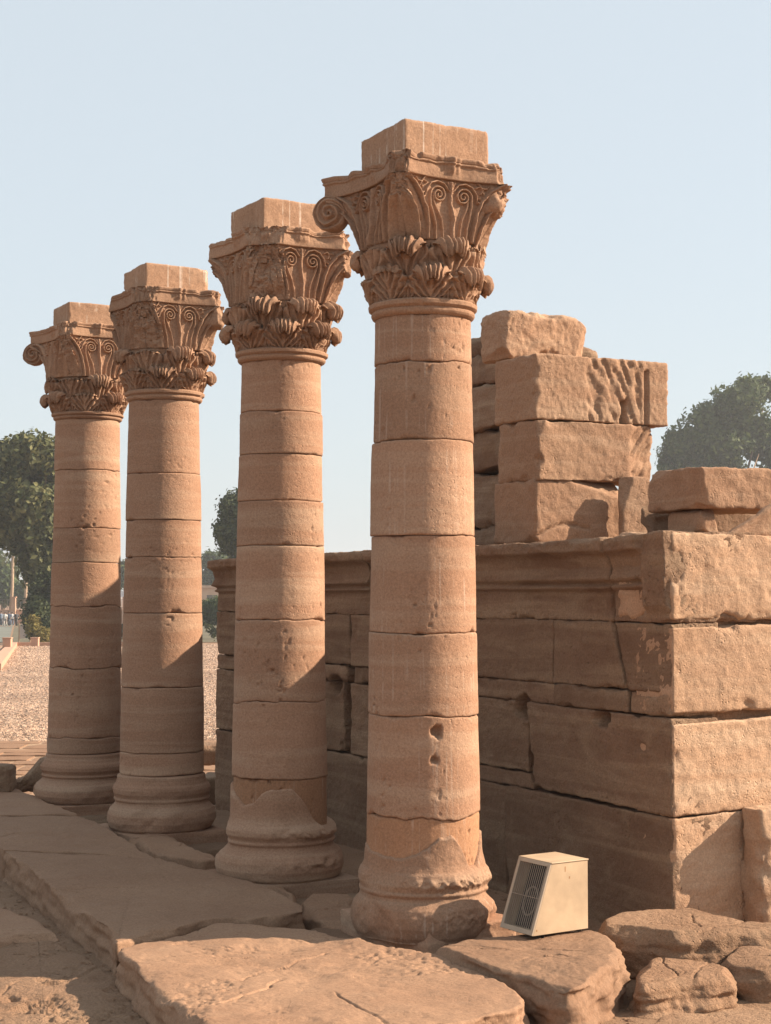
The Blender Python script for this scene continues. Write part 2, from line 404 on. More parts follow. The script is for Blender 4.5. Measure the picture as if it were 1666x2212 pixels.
# ------------------------------------------------------------------ columns
FACE0 = R(28)
def spiral(cx, cz, r0, r1, a0, turns, sgn=1, sx=1.0, n=60):
    a = a0 + sgn*np.linspace(0, turns*2*math.pi, n); r = r0 + (r1 - r0)*np.linspace(0, 1, n)**.85
    return [(cx + sx*r_*math.cos(t), cz + r_*math.sin(t)) for r_, t in zip(r, a)]
HZ = .33
def strokes():
    S = []                                                    # (points, half width, height)
    def both(pts, w, h): S.append((pts, w, h)); S.append(([(-x, z) for x, z in pts], w, h))
    S.append(([(0, -.02), (.004, .06), (.010, .11), (.002, .16), (-.004, .2), (0, .27), (0, .31)], .013, .030))
    hel = [(.088, -.02), (.096, .07), (.112, .13), (.125, .19), (.1245, .235)]
    both(hel + spiral(.075, .243, .0495, .006, 0, 2.1, 1), .0068, .024)
    both([(.048, -.02), (.052, .05), (.064, .11), (.088, .165), (.100, .195), (.108, .235)], .006, .019)
    both([(.128, -.02), (.140, .08), (.158, .16), (.19, .23), (.235, .285), (.30, .325)], .0095, .036)
    both([(.168, -.02), (.195, .08), (.228, .16), (.275, .22), (.33, .265)], .0095, .040)
    both([(.148, -.02), (.167, .08), (.192, .16), (.23, .225), (.28, .28)], .022, .016)
    both([(.02, .275), (.045, .305), (.085, .315), (.125, .300), (.150, .262), (.162, .225), (.178, .215), (.185, .235), (.172, .245)], .0065, .024)
    for a in (-60, -30, 30, 60):
        t = R(90 + a); S.append(([(0, .262), (.024*math.cos(t), .262 + .026*math.sin(t)), (.046*math.cos(t), .275 + .044*math.sin(t))], .0055, .022))
    both([(.15, .30), (.175, .31), (.19, .29), (.18, .27)], .005, .018)
    both([(.165, .325), (.185, .30), (.21, .30), (.225, .315)], .005, .018)
    both([(.195, .28), (.205, .262), (.198, .25)], .005, .016)
    both(spiral(.352, .225, .062, .008, R(120), 2.0, -1, .8), .0075, .030)
    return S
STROKES = strokes()
def relief(w, z):
    out = np.zeros_like(w)
    for pts, hw, h in STROKES:
        P = np.array(pts); best = np.full(w.shape, 9.0)
        sel = (w > P[:, 0].min()-.04) & (w < P[:, 0].max()+.04) & (z > P[:, 1].min()-.04) & (z < P[:, 1].max()+.04)
        ww, zz = w[sel], z[sel]; b = np.full(ww.shape, 9.0)
        for (x0, z0), (x1, z1) in zip(P[:-1], P[1:]):
            dx, dz = x1-x0, z1-z0; L2 = dx*dx + dz*dz + 1e-12
            t = np.clip(((ww-x0)*dx + (zz-z0)*dz)/L2, 0, 1)
            b = np.minimum(b, np.hypot(ww - x0 - t*dx, zz - z0 - t*dz))
        k = np.clip(1 - (b/hw)**2.6, 0, 1)*h
        out[sel] = np.maximum(out[sel], k)
    return out
def clip_corner(v, c, cuts, z0, z1, seed):
    """break the corners off along rough planes; cuts: {corner phi: (distance at z0, distance at z1)}"""
    mask = np.zeros(len(v))
    for ph, (d0, d1) in cuts.items():
        dr = np.array([math.sin(ph), -math.cos(ph)])
        q = (v[:, :2] - c[:2]) @ dr
        f = np.clip((v[:, 2] - z0)/(z1 - z0), 0, 1)
        D = d0 + (d1 - d0)*f + .030*fbm(v, 7, 4, seed) + .013*fbm(v, 30, 3, seed+1)
        ex = np.clip(q - D, 0, None); mask = np.maximum(mask, (ex > 0)*1.0)
        v[:, :2] -= ex[:, None]*dr*.985
    return v, mask
def capital(par, c, z0, z1, z2, rr, cuts, scr, seed, nf, mat):
    """z0 neck ring top, z1 leaf-zone top, z2 abacus underside; abacus rises .10 above"""
    hz = z2 - z1; nr = int(nf*.8)
    al = np.linspace(-45, 45, nf, endpoint=False); a = al/45
    zt = np.concatenate([np.linspace(0, .012, 5)[:-1], np.linspace(.012, hz, nr)])
    g = (zt/hz)**1.05
    rb = rr*1.165
    circ = np.stack([rb*np.sin(np.radians(al)), rb*np.cos(np.radians(al))], 1)
    sq = np.stack([.372*a, .296 + .085*np.abs(a)**2.0], 1)
    P = circ[:, None, :]*(1-g)[None, :, None] + sq[:, None, :]*g[None, :, None]
    inset = np.zeros(len(zt)); inset[0] = -.02
    w = P[..., 0]; ZZ = np.broadcast_to(zt*HZ/hz, w.shape)
    rel = relief(w, ZZ)
    vs = []
    for k in range(4):
        f = FACE0 + k*math.pi/2
        nx, ny = math.sin(f), -math.cos(f); tx, ty = math.cos(f), math.sin(f)
        wear = .80 + .25*fbm(np.stack([w.ravel(), ZZ.ravel(), np.full(w.size, k*3.3+seed)], 1), 9, 3, seed).reshape(w.shape)
        dep = P[..., 1] + 1.3*rel*np.clip(wear, .25, 1.15) + inset[None, :] - .006
        x = c[0] + w*tx + dep*nx; y = c[1] + w*ty + dep*ny
        vs.append(np.stack([x, y, np.broadcast_to(z1 + zt, w.shape)], -1))
    v = np.concatenate(vs, 0); shp = v.shape; v = v.reshape(-1, 3)
    v = v.copy(); v[:, :2] += (v[:, :2] - c[:2])*(.010*fbm(v, 6, 4, seed+2) + .007*fbm(v, 40, 3, seed+3))[:, None]
    v, mk = clip_corner(v, c, cuts, z1, z2, seed+4)
    q = grid_faces(shp[0], shp[1], True)
    n = shp[0]; m = shp[1]; j = np.arange(n); j2 = (j+1) % n
    K = len(v); v = np.concatenate([v, [[c[0], c[1], z1], [c[0], c[1], z2]]])
    t = np.concatenate([np.stack([np.full(n, K), j2*m, j*m], 1), np.stack([np.full(n, K+1), j*m+m-1, j2*m+m-1], 1)])
    bell = link('capital', raw_mesh('capital', v, q, t), mat, par)
    bell['_o'] = par['_o']
    # lower core the leaves grow from
    n = 120; ph = np.linspace(0, 2*math.pi, n, endpoint=False); zz = np.linspace(z0 - .01, z1 - .002, 40)
    rad = (rr*.955 + rr*.185*np.clip((zz - z0)/(z1 - z0), 0, 1)**1.1)[None, :]*np.ones((n, 1)); ZZ2 = np.broadcast_to(zz, rad.shape)
    pp = np.stack([np.sin(ph)[:, None]*rad, np.cos(ph)[:, None]*rad, ZZ2 + seed], -1).reshape(-1, 3)
    rad = rad + .012*fbm(pp, 8, 4, seed+6).reshape(rad.shape)
    v, q, t = polar(c, ph, rad, ZZ2); link('leaf_core', raw_mesh('leaf_core', v, q, t), mat, bell)
    # abacus
    na = nf//2
    prof = [(0, -.02), (.0, .0), (.004, .003), (.072, .004), (.076, .008), (.080, .014), (.087, .015), (.090, .009), (.094, .014), (.108, .019), (.116, .018), (.12, .008)]
    pz = np.interp(np.linspace(0, len(prof)-1, 50), range(len(prof)), [p[0] for p in prof])
    pr = np.interp(np.linspace(0, len(prof)-1, 50), range(len(prof)), [p[1] for p in prof])
    al = np.linspace(-1, 1, na, endpoint=False); vs = []
    for k in range(4):
        f = FACE0 + k*math.pi/2; nx, ny = math.sin(f), -math.cos(f); tx, ty = math.cos(f), math.sin(f)
        sx = .392*al; dep = .312 + .088*np.abs(al)**2.0
        boss = np.clip(1 - (al/.13)**2, 0, 1)**.5*(.75 + .5*fbm(np.stack([al*6, al*0+seed, al*0+k], 1), 3, 3, seed))
        d2 = dep[:, None] + pr[None, :] + boss[:, None]*.018*np.clip((pz[None, :] - .02)/.03, 0, 1)
        s2 = sx[:, None]*(1 + pr[None, :]*1.2)
        vs.append(np.stack([c[0] + s2*tx + d2*nx, c[1] + s2*ty + d2*ny, np.broadcast_to(z2 + pz, d2.shape)], -1))
    v = np.concatenate(vs, 0); shp = v.shape; v = v.reshape(-1, 3).copy()
    wear = np.clip(fbm(v, 5, 4, seed+9) - .12, 0, 1)*(np.clip((v[:, 2] - z2)/.12, 0, 1)**2)
    v[:, :2] += (v[:, :2] - c[:2])*(.014*fbm(v, 9, 4, seed+8) - .16*wear)[:, None]
    v[:, 2] -= .028*wear
    v, mk = clip_corner(v, c, {k_: (d[1]-(.035 if k_ == RC else 0), d[1]-(.055 if k_ == RC else .02)) for k_, d in cuts.items()}, z2, z2+.12, seed+10)
    n, m = shp[0], shp[1]; q = grid_faces(n, m, True); j = np.arange(n); j2 = (j+1) % n; K = len(v)
    v = np.concatenate([v, [[c[0], c[1], z2], [c[0], c[1], v[:, 2].max() - .004]]])
    t = np.concatenate([np.stack([np.full(n, K), j2*m, j*m], 1), np.stack([np.full(n, K+1), j*m+m-1, j2*m+m-1], 1)])
    link('abacus', raw_mesh('abacus', v, q, t), mat, bell)
    # stumps of broken corner scrolls
    for ph0, (dA, dB) in cuts.items():
        if abs(ph0 - RC) > .01: continue
        d = np.array([math.sin(ph0), -math.cos(ph0), 0]); tn = np.array([math.cos(ph0), math.sin(ph0), 0])
        ctr = np.array([c[0], c[1], 0]) + d*(dB - .120); ctr[2] = z2 - .070
        vv, q = rock(ctr - d*.115 - tn*.055 - UP*.09, d*.205, tn*.110, UP*.175, res=.007, r=.05, chip=.07, amp=.016, lf=.03, seed=seed*7+int(ph0*10)+50, fine=.004)
        link('corner_volute', raw_mesh('corner_volute', vv, q), mat, bell)
    # surviving corner scrolls
    for ph0 in scr:
        d = np.array([math.sin(ph0), -math.cos(ph0), 0]); tn = np.array([math.cos(ph0), math.sin(ph0), 0])
        ctr = np.array([c[0], c[1], 0]) + d*.525; ctr[2] = z2 - .085
        nrad, nang = 26, 96; verts = []
        ang = np.linspace(0, 2*math.pi, nang, endpoint=False)
        RR = .098
        def ring(rho, side):
            rl = .012*np.cos(2*math.pi*(rho/.034 - side*0 - ang/(2*math.pi)))*(1 if 0 < rho < RR*.93 else .2)
            th = .036 + .020*(1 - rho/RR) + rl
            pts = ctr[None] + rho*(np.cos(ang)[:, None]*d[None] + np.sin(ang)[:, None]*UP[None]) + side*th[:, None]*tn[None]
            return pts
        rows = [ring(r_, -1) for r_ in np.linspace(.003, RR, nrad)] + [ring(r_, 1) for r_ in np.linspace(RR, .003, nrad)]
        vv = np.stack(rows, 1).reshape(-1, 3)
        vv = vv + (.010*fbm(vv, 14, 4, seed+30))[:, None]*np.array([.4, .4, 1])
        mm = 2*nrad; q = grid_faces(nang, mm, True, flip=True)
        # arm that carries the scroll back to the bell
        arm = []; na_, nb = 30, 14
        for i, f in enumerate(np.linspace(0, 1, na_)):
            b0 = np.array([c[0], c[1], 0]) + d*(.30 + .245*f); b0[2] = z2 - .26*(1-f)**1.6 - .02*f
            wd_ = .062 - .012*f; tk = .050
            for k in range(nb):
                t_ = 2*math.pi*k/nb; arm.append(b0 + tn*wd_*np.sign(math.cos(t_))*abs(math.cos(t_))**.6 + (UP*.7 + d*.3)*tk*.5*math.sin(t_))
        arm = np.array(arm); arm = arm + (.006*fbm(arm, 16, 3, seed+31))[:, None]
        mb = MB(); mb.add(vv, q)
        qa = [(i*nb+k, i*nb+(k+1) % nb, (i+1)*nb+(k+1) % nb, (i+1)*nb+k) for i in range(na_-1) for k in range(nb)]
        mb.add(arm, qa)
        mb.build('corner_volute', mat, bell, smooth=True)
    # acanthus leaves
    hz0 = z1 - z0
    for tier in (1, 0):
        for k in range(8):
            ph0 = FACE0 + math.pi/8*(0 if tier else 1) + k*math.pi/4 + (random.random()-.5)*.05
            brk = random.random() < (.45 if tier else .22)
            leaf(bell, c, ph0, rr*.965 + (.0 if tier else .014), z0 - .004, hz0*(.87 if tier else .40),
                 .066 if tier else .044, .112 if tier else .102, (.033 if tier else .029)*(.85+.3*random.random()), brk, seed*50 + tier*10 + k, mat)
def leaf(par, c, ph0, rc, z0, Hh, prot, Wd, curl, brk, seed, mat):
    nu, nv = 56, 64
    vmax = .66 + .12*random.random() if brk else 1.0
    u = np.linspace(-1, 1, nu); v = np.linspace(0, vmax, nv)
    s = np.clip(v/.62, 0, 1)
    r = rc + .010 + prot*s**1.25; z = z0 + Hh*s
    k = np.clip((v-.62)/.38, 0, 1); an = math.pi - R(225)*k
    r1 = rc + .010 + prot; z1 = z0 + Hh
    cu = v > .62
    r = np.where(cu, r1 + curl*.8 + curl*.8*np.cos(an), r); z = np.where(cu, z1 + curl*np.sin(an), z)
    tr = np.gradient(r); tz = np.gradient(z); L = np.hypot(tr, tz) + 1e-9; nr_, nz_ = tz/L, -tr/L
    w = Wd*np.interp(v, [0, .25, .55, .75, 1], [.74, .98, 1.0, .93, .34])
    sc_ = 1 + .13*np.abs(np.sin(v*math.pi*4.5))
    U, V = np.meshgrid(u, v, indexing='ij')
    tang = U*(w*(1 + (sc_-1)*1.0))[None, :]
    gro = (.0125 + .004*np.clip((V-.55)*4, 0, 1))*np.sign(np.cos(2*math.pi*(2.9*np.abs(U)**.85 - 3.2*V + .15)))*np.abs(np.cos(2*math.pi*(2.9*np.abs(U)**.85 - 3.2*V + .15)))**.7 * np.clip(np.abs(U)*4, .1, 1)
    rib = .011*np.exp(-(U/.09)**2)
    sag = -.36*Wd*(U**2)*(1 + .5*np.clip((V-.55)/.4, 0, 1))
    off = gro + rib
    def place(o_):
        rr_ = r[None, :] + nr_[None, :]*o_ + sag*.55
        zz = z[None, :] + nz_[None, :]*o_ + sag*np.clip((V - .55)*2.0, 0, .5)
        ph = ph0; dx, dy = math.sin(ph), -math.cos(ph); tx, ty = math.cos(ph), math.sin(ph)
        return np.stack([c[0] + rr_*dx + tang*tx, c[1] + rr_*dy + tang*ty, zz], -1)
    f = place(off); b = place(-(.040 - .022*np.clip((V - .50)/.12, 0, 1)) - np.clip((V-.52)/.08, 0, 1)*(.75*gro - rib*.8))
    g = np.concatenate([f, b[::-1]], 0); n, m = g.shape[0], g.shape[1]
    vv = g.reshape(-1, 3); vv = vv + np.stack([fbm(vv, 22, 3, seed), fbm(vv+9, 22, 3, seed), fbm(vv+4, 26, 3, seed+1)], 1)*.0058
    q = grid_faces(n, m, True)
    K = len(vv); j = np.arange(n); j2 = (j+1) % n
    vv = np.concatenate([vv, [vv.reshape(n, m, 3)[:, 0].mean(0)], [vv.reshape(n, m, 3)[:, -1].mean(0)]])
    t = np.concatenate([np.stack([np.full(n, K), j2*m, j*m], 1), np.stack([np.full(n, K+1), j*m+m-1, j2*m+m-1], 1)])
    link('acanthus_leaf', raw_mesh('acanthus_leaf', vv, q, t), mat, par)

BASE_PROF = [(-.04, .37), (-.02, .39), (.03, .408), (.08, .405), (.12, .388), (.142, .362), (.158, .343), (.176, .338), (.186, .350),
             (.196, .354), (.206, .342), (.218, .346), (.24, .361), (.27, .363), (.295, .352), (.31, .335), (.34, .322), (.40, .316), (.7, .312)]
def column(cx, d, joints, y_shaft, y_ring, y_leaf, y_under, y_topF, y_botF, rtop, rbot, rsc, cuts, scr, brk, fill_y, label, seed, holes=(), mats=None,
           base_r=1.0, nf=200, nphi=220, base_amp=1.0, botz=.0, blk=(.52, .50), yaw=0.0):
    c = np.array([(cx - W/2)/F*d*1.0, d, 0.0]); c[0] = on_y(cx, 1282, d)[0]
    par = empty('stone_column', (c[0], c[1], botz), label, 'column', 'standing columns of the colonnade')
    z0 = z_at(y_ring, d - .29); zs = z_at(y_shaft, d - rtop); z1 = z_at(y_leaf, d - .27); z2 = z_at(y_under, d - .30)
    zF = z_at(y_topF, d - .345); zB = z2 + .116
    print('COL', label[:20], 'X %.2f ring %.2f shaft %.2f leaf %.2f under %.2f block %.2f..%.2f' % (c[0], z0, zs, z1, z2, zB, zF))
    smat = mats or M['shaft']
    n = nphi; ph = np.linspace(-math.pi, math.pi, n, endpoint=False)
    zbase = .36
    def rs(z): 
        f = np.clip((z - zbase)/(zs - zbase), 0, 1); return rbot + (rtop - rbot)*f**1.15
    def jz(y, idx, amp):
        zj = z_at(y, d - rbot*.95)
        return zj + amp*fbm(np.stack([np.sin(ph)*1.5, np.cos(ph)*1.5, np.full(n, idx*5.1 + seed)], 1), 1.3, 5, seed+idx) 
    # shaft drums
    js = [np.full(n, zs)] + [jz(y, i, a) for i, (y, a) in enumerate(joints)]
    lo = None
    if fill_y is None:
        js.append(np.full(n, zbase + .02) + .004*np.sin(ph))
    else:
        js.append(np.full(n, .12))
    for i in range(len(js)-1):
        zt_, zb_ = js[i] - .0016, js[i+1] + .0016
        is_fill = fill_y is not None and i == len(js)-2
        hgt = float((zt_ - zb_).mean()); m = int(max(14, hgt/.009))
        e = np.linspace(0, 1, m); e = .5 - .5*np.cos(math.pi*e); e = .35*e + .65*np.linspace(0, 1, m)
        Z = zb_[:, None]*(1 - e[None]) + zt_[:, None]*e[None]
        jx, jy, jr = [(random.random()-.5)*.007 for _ in range(3)]
        rad = rs(Z) + jr*.6 - (.007 if is_fill else 0)
        p3 = np.stack([np.sin(ph)[:, None]*rad, np.cos(ph)[:, None]*rad, Z + seed*1.9 + (0 if not is_fill else 3)], -1).reshape(-1, 3)
        nz = fbm(np.stack([p3[:, 0], p3[:, 1], np.repeat(np.arange(1)*0 + i*2.7 + seed, len(p3)) + (p3[:, 2] > p3[:, 2].mean())*1.3], 1), 7, 4, seed+i).reshape(rad.shape)
        rd = .0035 + .004*np.clip(nz, -.6, 1) + .05*np.clip(nz - .34, 0, 1)
        for dist in (Z - zb_[:, None], zt_[:, None] - Z):
            k = np.clip(1 - dist/np.maximum(rd, .0015), 0, 1); rad = rad - rd*(1 - np.sqrt(np.clip(1 - k*k, 0, 1)))
        rad = rad + (.0030*fbm(p3, 2.4, 3, seed+40+i) + .0010*fbm(p3, 12, 4, seed+41+i) + .0005*fbm(p3, 60, 2, seed+42)).reshape(rad.shape)
        pitn = np.clip(fbm(p3, 38, 2, seed+60+i) - .66, 0, 1)*np.clip(fbm(p3, 2.4, 3, seed+61) + .05, 0, 1)
        rad = rad - .05*pitn.reshape(rad.shape)
        for hx, hy, hr, hd in holes:
            zz = z_at(hy, d - rbot); pp = math.asin(max(-1, min(1, (hx - cx)/F*d/rbot)))
            dd = np.sqrt(((ph[:, None] - pp)*rbot)**2 + (Z - zz)**2)
            dd = dd*(1 + .35*fbm(p3, 25, 2, seed+80).reshape(rad.shape))
            rad = rad - hd*np.clip(1 - (dd/hr)**3, 0, 1)
        v, q, t = polar((c[0]+jx, c[1]+jy), ph, rad, Z)
        link('drum' if not is_fill else 'mortar_repair', raw_mesh('drum', v, q, t), M['repair'] if is_fill else smat, par)
    # base with torus mouldings
    mrow = 110; e = np.linspace(0, 1, mrow)
    zlo = -.05
    zbk = np.full(n, zbase + .018)
    if brk is not None:
        ys = np.interp(np.degrees(ph), [b[0] for b in brk], [b[1] for b in brk])
        zbk = np.array([z_at(y, d - rbot) for y in ys]) + .006*fbm(np.stack([np.sin(ph), np.cos(ph), ph*0+seed], 1), 7, 4, seed)
    Z = zlo + (zbk[:, None] - zlo)*e[None]
    pr = np.interp(Z, [p[0] for p in BASE_PROF], [p[1] for p in BASE_PROF])
    rad = rbot + .006 + (pr - .312)*base_r
    p3 = np.stack([np.sin(ph)[:, None]*rad, np.cos(ph)[:, None]*rad, Z + seed*2.1], -1).reshape(-1, 3)
    wear = np.clip(fbm(p3, 3.2, 4, seed+70) - .12, 0, 1).reshape(rad.shape)
    rad = rad - base_amp*wear*(rad - rbot)*.7 + base_amp*(.006*fbm(p3, 4, 3, seed+71) + .0025*fbm(p3, 18, 4, seed+72)).reshape(rad.shape)
    if brk is not None:
        # rough broken band on the sunny side
        bw = np.exp(-((np.degrees(ph)[:, None] - 35)/38)**2)*(np.exp(-((Z - .25)/.035)**2) + .8*np.exp(-((Z - .08)/.05)**2))
        rad = rad + .022*bw*fbm(p3, 26, 4, seed+73).reshape(rad.shape) + .010*bw
        fl = np.exp(-((np.degrees(ph)[:, None] - 78)/9)**2)*np.clip(1 - np.abs((Z - .20)/.21)**3, 0, 1)*(base_amp > .9)
        rad = rad + fl*(.018 + .022*fbm(p3, 9, 3, seed+74).reshape(rad.shape))
    k = np.clip(1 - (zbk[:, None] - Z)/.014, 0, 1); rad = rad - .02*k**2
    v, q, t = polar(c, ph, rad, Z); link('base', raw_mesh('base', v, q, t), smat, par)
    # neck ring
    m = 40; e = np.linspace(0, 1, m); zr0 = zs - .004
    pz = np.array([0, .12, .25, .4, .45, .5, .62, .85, .97, 1.0]); prr = np.array([.0, .014, .020, .020, .012, .020, .034, .036, .022, .0])
    Z = np.broadcast_to(zr0 + (z0 - zr0)*e, (n, m)); rad = rtop + .006 + np.interp(e, pz, prr)[None]*rsc*np.ones((n, 1))
    p3 = np.stack([np.sin(ph)[:, None]*rad, np.cos(ph)[:, None]*rad, Z + seed], -1).reshape(-1, 3)
    rad = rad + (.005*fbm(p3, 7, 4, seed+90) - .02*np.clip(fbm(p3, 9, 3, seed+91) - .35, 0, 1)).reshape(rad.shape)
    v, q, t = polar(c, ph, rad, Z); link('neck_ring', raw_mesh('neck_ring', v, q, t), M['cap'], par)
    capital(par, c, z0, z1, z2, rtop*1.03, cuts, scr, seed, nf, M['cap'])
    # impost block
    b, a = blk; yw = yaw
    Bb = B*math.cos(yw) + A*math.sin(yw); Aa = A*math.cos(yw) - B*math.sin(yw)
    o = c - Bb*(b/2 - .01) - Aa*a/2 + UP*(zB - .012)
    v, q = rock(o, Bb*b, Aa*a, UP*(zF - zB + .012), res=.013, r=.006, chip=.03, amp=.0015, lf=.004, seed=seed+100)
    link('impost_block', raw_mesh('impost_block', v, q), M['impost'], par)
    return par, c
FC, RC, LC, BC = R(28-45), R(28+45), R(28-135), R(28+135)
c4, P4 = column(914, 8.75, [(775, .012), (948, .004), (1155, .004), (1368, .010), (1550, .008), (1770, .018)], 676, 640, 520, 386, 254, 311,
    .2575, .3075, 1.0, {FC: (.43, .465), RC: (.36, .475)}, [LC, BC], [(-180, 1850), (-90, 1835), (-60, 1848), (-30, 1858), (-14, 1852), (2, 1834), (14, 1812), (28, 1806), (38, 1830), (48, 1878), (60, 1880), (75, 1840), (90, 1812), (180, 1850)], 1,
    'nearest column, rightmost of the four, a scroll hanging from its capital corner', 4,
    holes=[(938, 1581, .034, .05), (935, 1641, .020, .035)], mats=M['shaftw'], base_r=.74, nf=300, nphi=380)
c3, P3 = column(606, 10.44, [(885, .004), (978, .002), (1080, .002), (1178, .003), (1340, .010), (1520, .020), (1685, .008)], 775, 748, 650, 531, 424, 484,
    .2575, .308, 1.0, {FC: (.30, .345), RC: (.34, .49), LC: (.36, .49), BC: (.4, .5)}, [], [(-180, 1720), (-90, 1700), (-60, 1728), (-42, 1742), (-30, 1738), (-18, 1714), (-8, 1706), (18, 1704), (28, 1722), (45, 1770), (60, 1800), (90, 1800), (180, 1740)], 1,
    'second column from the right, its front capital corner sheared off flat and its base patched', 3, nf=240, nphi=260, base_amp=.85, yaw=R(1))
c2, P2 = column(352, 12.52, [(1020, .004), (1122, .002), (1203, .005), (1325, .004), (1487, .004), (1630, .006)], 861, 838, 754, 655, 566, 617,
    .268, .322, 1.0, {FC: (.33, .385), RC: (.34, .50), LC: (.36, .44), BC: (.36, .46)}, [], None, None,
    'third column from the right, between the farthest column and the patched one', 2, nf=200, nphi=200, base_amp=.7, base_r=.9)
c1, P1 = column(186, 14.16, [(1013, .008), (1140, .003), (1215, .005), (1310, .018), (1445, .018), (1597, .020)], 903, 887, 815, 728, 650, 692,
    .276, .318, 1.0, {FC: (.34, .44), RC: (.35, .50)}, [LC, BC], None, None,
    'farthest column at the left end of the row, a scroll jutting from its capital', 1, nf=200, nphi=180, base_amp=.4, base_r=1.15, blk=(.52, .46))

# square plinth under the nearest column, its front corner cut off
def plinth(c, w, z0, z1, cut, mat, seed, par):
    h = w/2; pts = [(-h + cut*.55, -h), (h, -h), (h, h), (-h, h), (-h, -h + cut)]
    poly = [(c + B*a + A*b)[:2] for a, b in pts]
    v, q, t = slab(poly, z1, z1 - z0, facets=4, fdepth=.015, cracks=0, res=.014, rnd=.008, seed=seed, lat=.006, lf=.004, amp=.003, chip=.03, smooth=0, side_rough=.006, batter=0)
    return link('plinth', raw_mesh('plinth', v, q, t), mat, par)
plinth(P4 + B*.02 + A*.0, .69, -.10, .040, .30, M['shaft'], 51, c4)
plinth(P3, .76, -.14, -.035, .12, M['shaft'], 52, c3)
plinth(P2, .78, -.14, -.035, .12, M['shaft'], 53, c2)
plinth(P1, .80, -.14, -.035, .12, M['shaft'], 54, c1)

# ------------------------------------------------------------------ ruined building (one masonry wall with its courses)
wall = empty('masonry_wall', tuple(fr(0, 0, 0)), 'sandstone block wall behind the columns, moulded cornice on its shaded side', 'wall')
WL, WT = 6.75, 4.6
mb = MB()
mb.box(fr(.10, .10, -.4), A*(WL-.2), B*.85, UP*2.28); mb.build('joint_core', M['mortar'], wall)
mb = MB()
mb.box(fr(.06, .96, -.4), A*.9, B*(WT-1), UP*2.28); mb.box(fr(.05, .14, -.4), A*.045, B*.80, UP*2.28); mb.build('joint_core', M['mortar'], wall)
mb = MB(); mb.box(fr(.96, .96, -.4), A*(WL-1.1), B*(WT-1), UP*2.22); mb.build('rubble_fill', M['mortar'], wall)
def sx(x, t=0.0):
    """distance along the shaded face for a measured column x"""
    k = (x - W/2)/F; p = C0 + B*t
    return (p[0] - k*p[1])/(k*A[1] - A[0])
def tx(x, s=0.0):
    k = (x - W/2)/F; p = C0 + A*s
    return (k*p[1] - p[0])/(B[0] - k*B[1])
def zs_(x, y): s = sx(x); return z_at(y, C0[1] + A[1]*s)
def zt_(x, y): t = tx(x); return z_at(y, C0[1] + B[1]*t)
wseed = [200]
HOLES = [(sx(1131), zs_(1131, 1527), .068, .26), (sx(1303), zs_(1303, 1549), .05, .2), (sx(727), zs_(727, 1478), .07, .15), (sx(1388), zs_(1388, 1612), .022, .05), (sx(1384), zs_(1384, 1323), .020, .04), (sx(1447), 1.55, .02, .03), (sx(560), 1.1, .03, .06)]
def wblock(face, quad, depth=.34, proud=0.0, mat=None, name='wall_block', **k):
    """quad: (a,z) of bottom near, bottom far, top far, top near; face 's' = shaded long side, 't' = sunlit end"""
    wseed[0] += 1
    g = .0015
    (a0, z0), (a1, z1), (a2, z2), (a3, z3) = quad
    sg = 1
    a0 += g; a3 += g; a1 -= g; a2 -= g; z0 += g; z1 += g; z2 -= g; z3 -= g
    if face == 's': e, n = A, B; P = lambda a, dd, z: fr(a, dd - proud, z)
    else: e, n = B, A; P = lambda a, dd, z: fr(dd - proud, a, z)
    # bits: u along, v into wall, w up
    cr = [P(a0, 0, z0), P(a3, 0, z3), P(a0, depth, z0), P(a3, depth, z3), P(a1, 0, z1), P(a2, 0, z2), P(a1, depth, z1), P(a2, depth, z2)]
    L = abs(((a1 - a0) + (a2 - a3))/2); Hh = abs(((z3 - z0) + (z2 - z1))/2)
    kw = dict(res=.015, r=.005, chip=.032, amp=.0050, lf=.006, fine=.0028); kw.update(k)
    am, zm = (a0 + a1 + a2 + a3)/4, (z0 + z1 + z2 + z3)/4
    hl = [h_ for h_ in HOLES if face == 's' and abs(h_[0] - am) < L/2 + h_[2] and abs(h_[1] - zm) < Hh/2 + h_[2] + .05]
    f0 = kw.pop('fn', None)
    def fn_(x, p, nn):
        y = x if f0 is None else f0(x, p, nn)
        for (ha, hz_, hr, hd) in hl:
            dd = np.hypot((x[:, 0] + am - ha)*.62, (x[:, 2] + zm - hz_)*.88) * (1 + .3*fbm(x, 14, 3, int(ha*100)))
            y = y.copy(); y[:, 1] += hd*np.clip((hr - dd)/.025, 0, 1)*(p[:, 1] < .5)
        return y
    kw['fn'] = fn_
    v, q = rock(cr[0], e*L, n*depth, UP*Hh, seed=wseed[0], corners=cr, **kw)
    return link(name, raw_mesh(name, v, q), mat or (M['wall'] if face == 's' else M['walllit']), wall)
def Q(a0, a1, z0, z1): return [(a0, z0), (a1, z0), (a1, z1), (a0, z1)]
# height lines along the shaded side (s): bottom of courses
e_ = WL
X = sx
L0, L1, L2, L3, L4, LTOP = -.25, .505, 1.06, 1.19, 1.585, 2.075
D2 = .36
# foundation + course 5 (lowest)
for a0, a1 in ((0, 1.72), (1.72, 3.1), (3.1, 4.4), (4.4, 5.6), (5.6, e_)):
    wblock('s', [(a0, L0), (a1, L0), (a1, .50), (a0, .498)], proud=random.uniform(-.005, .010), chip=.05)
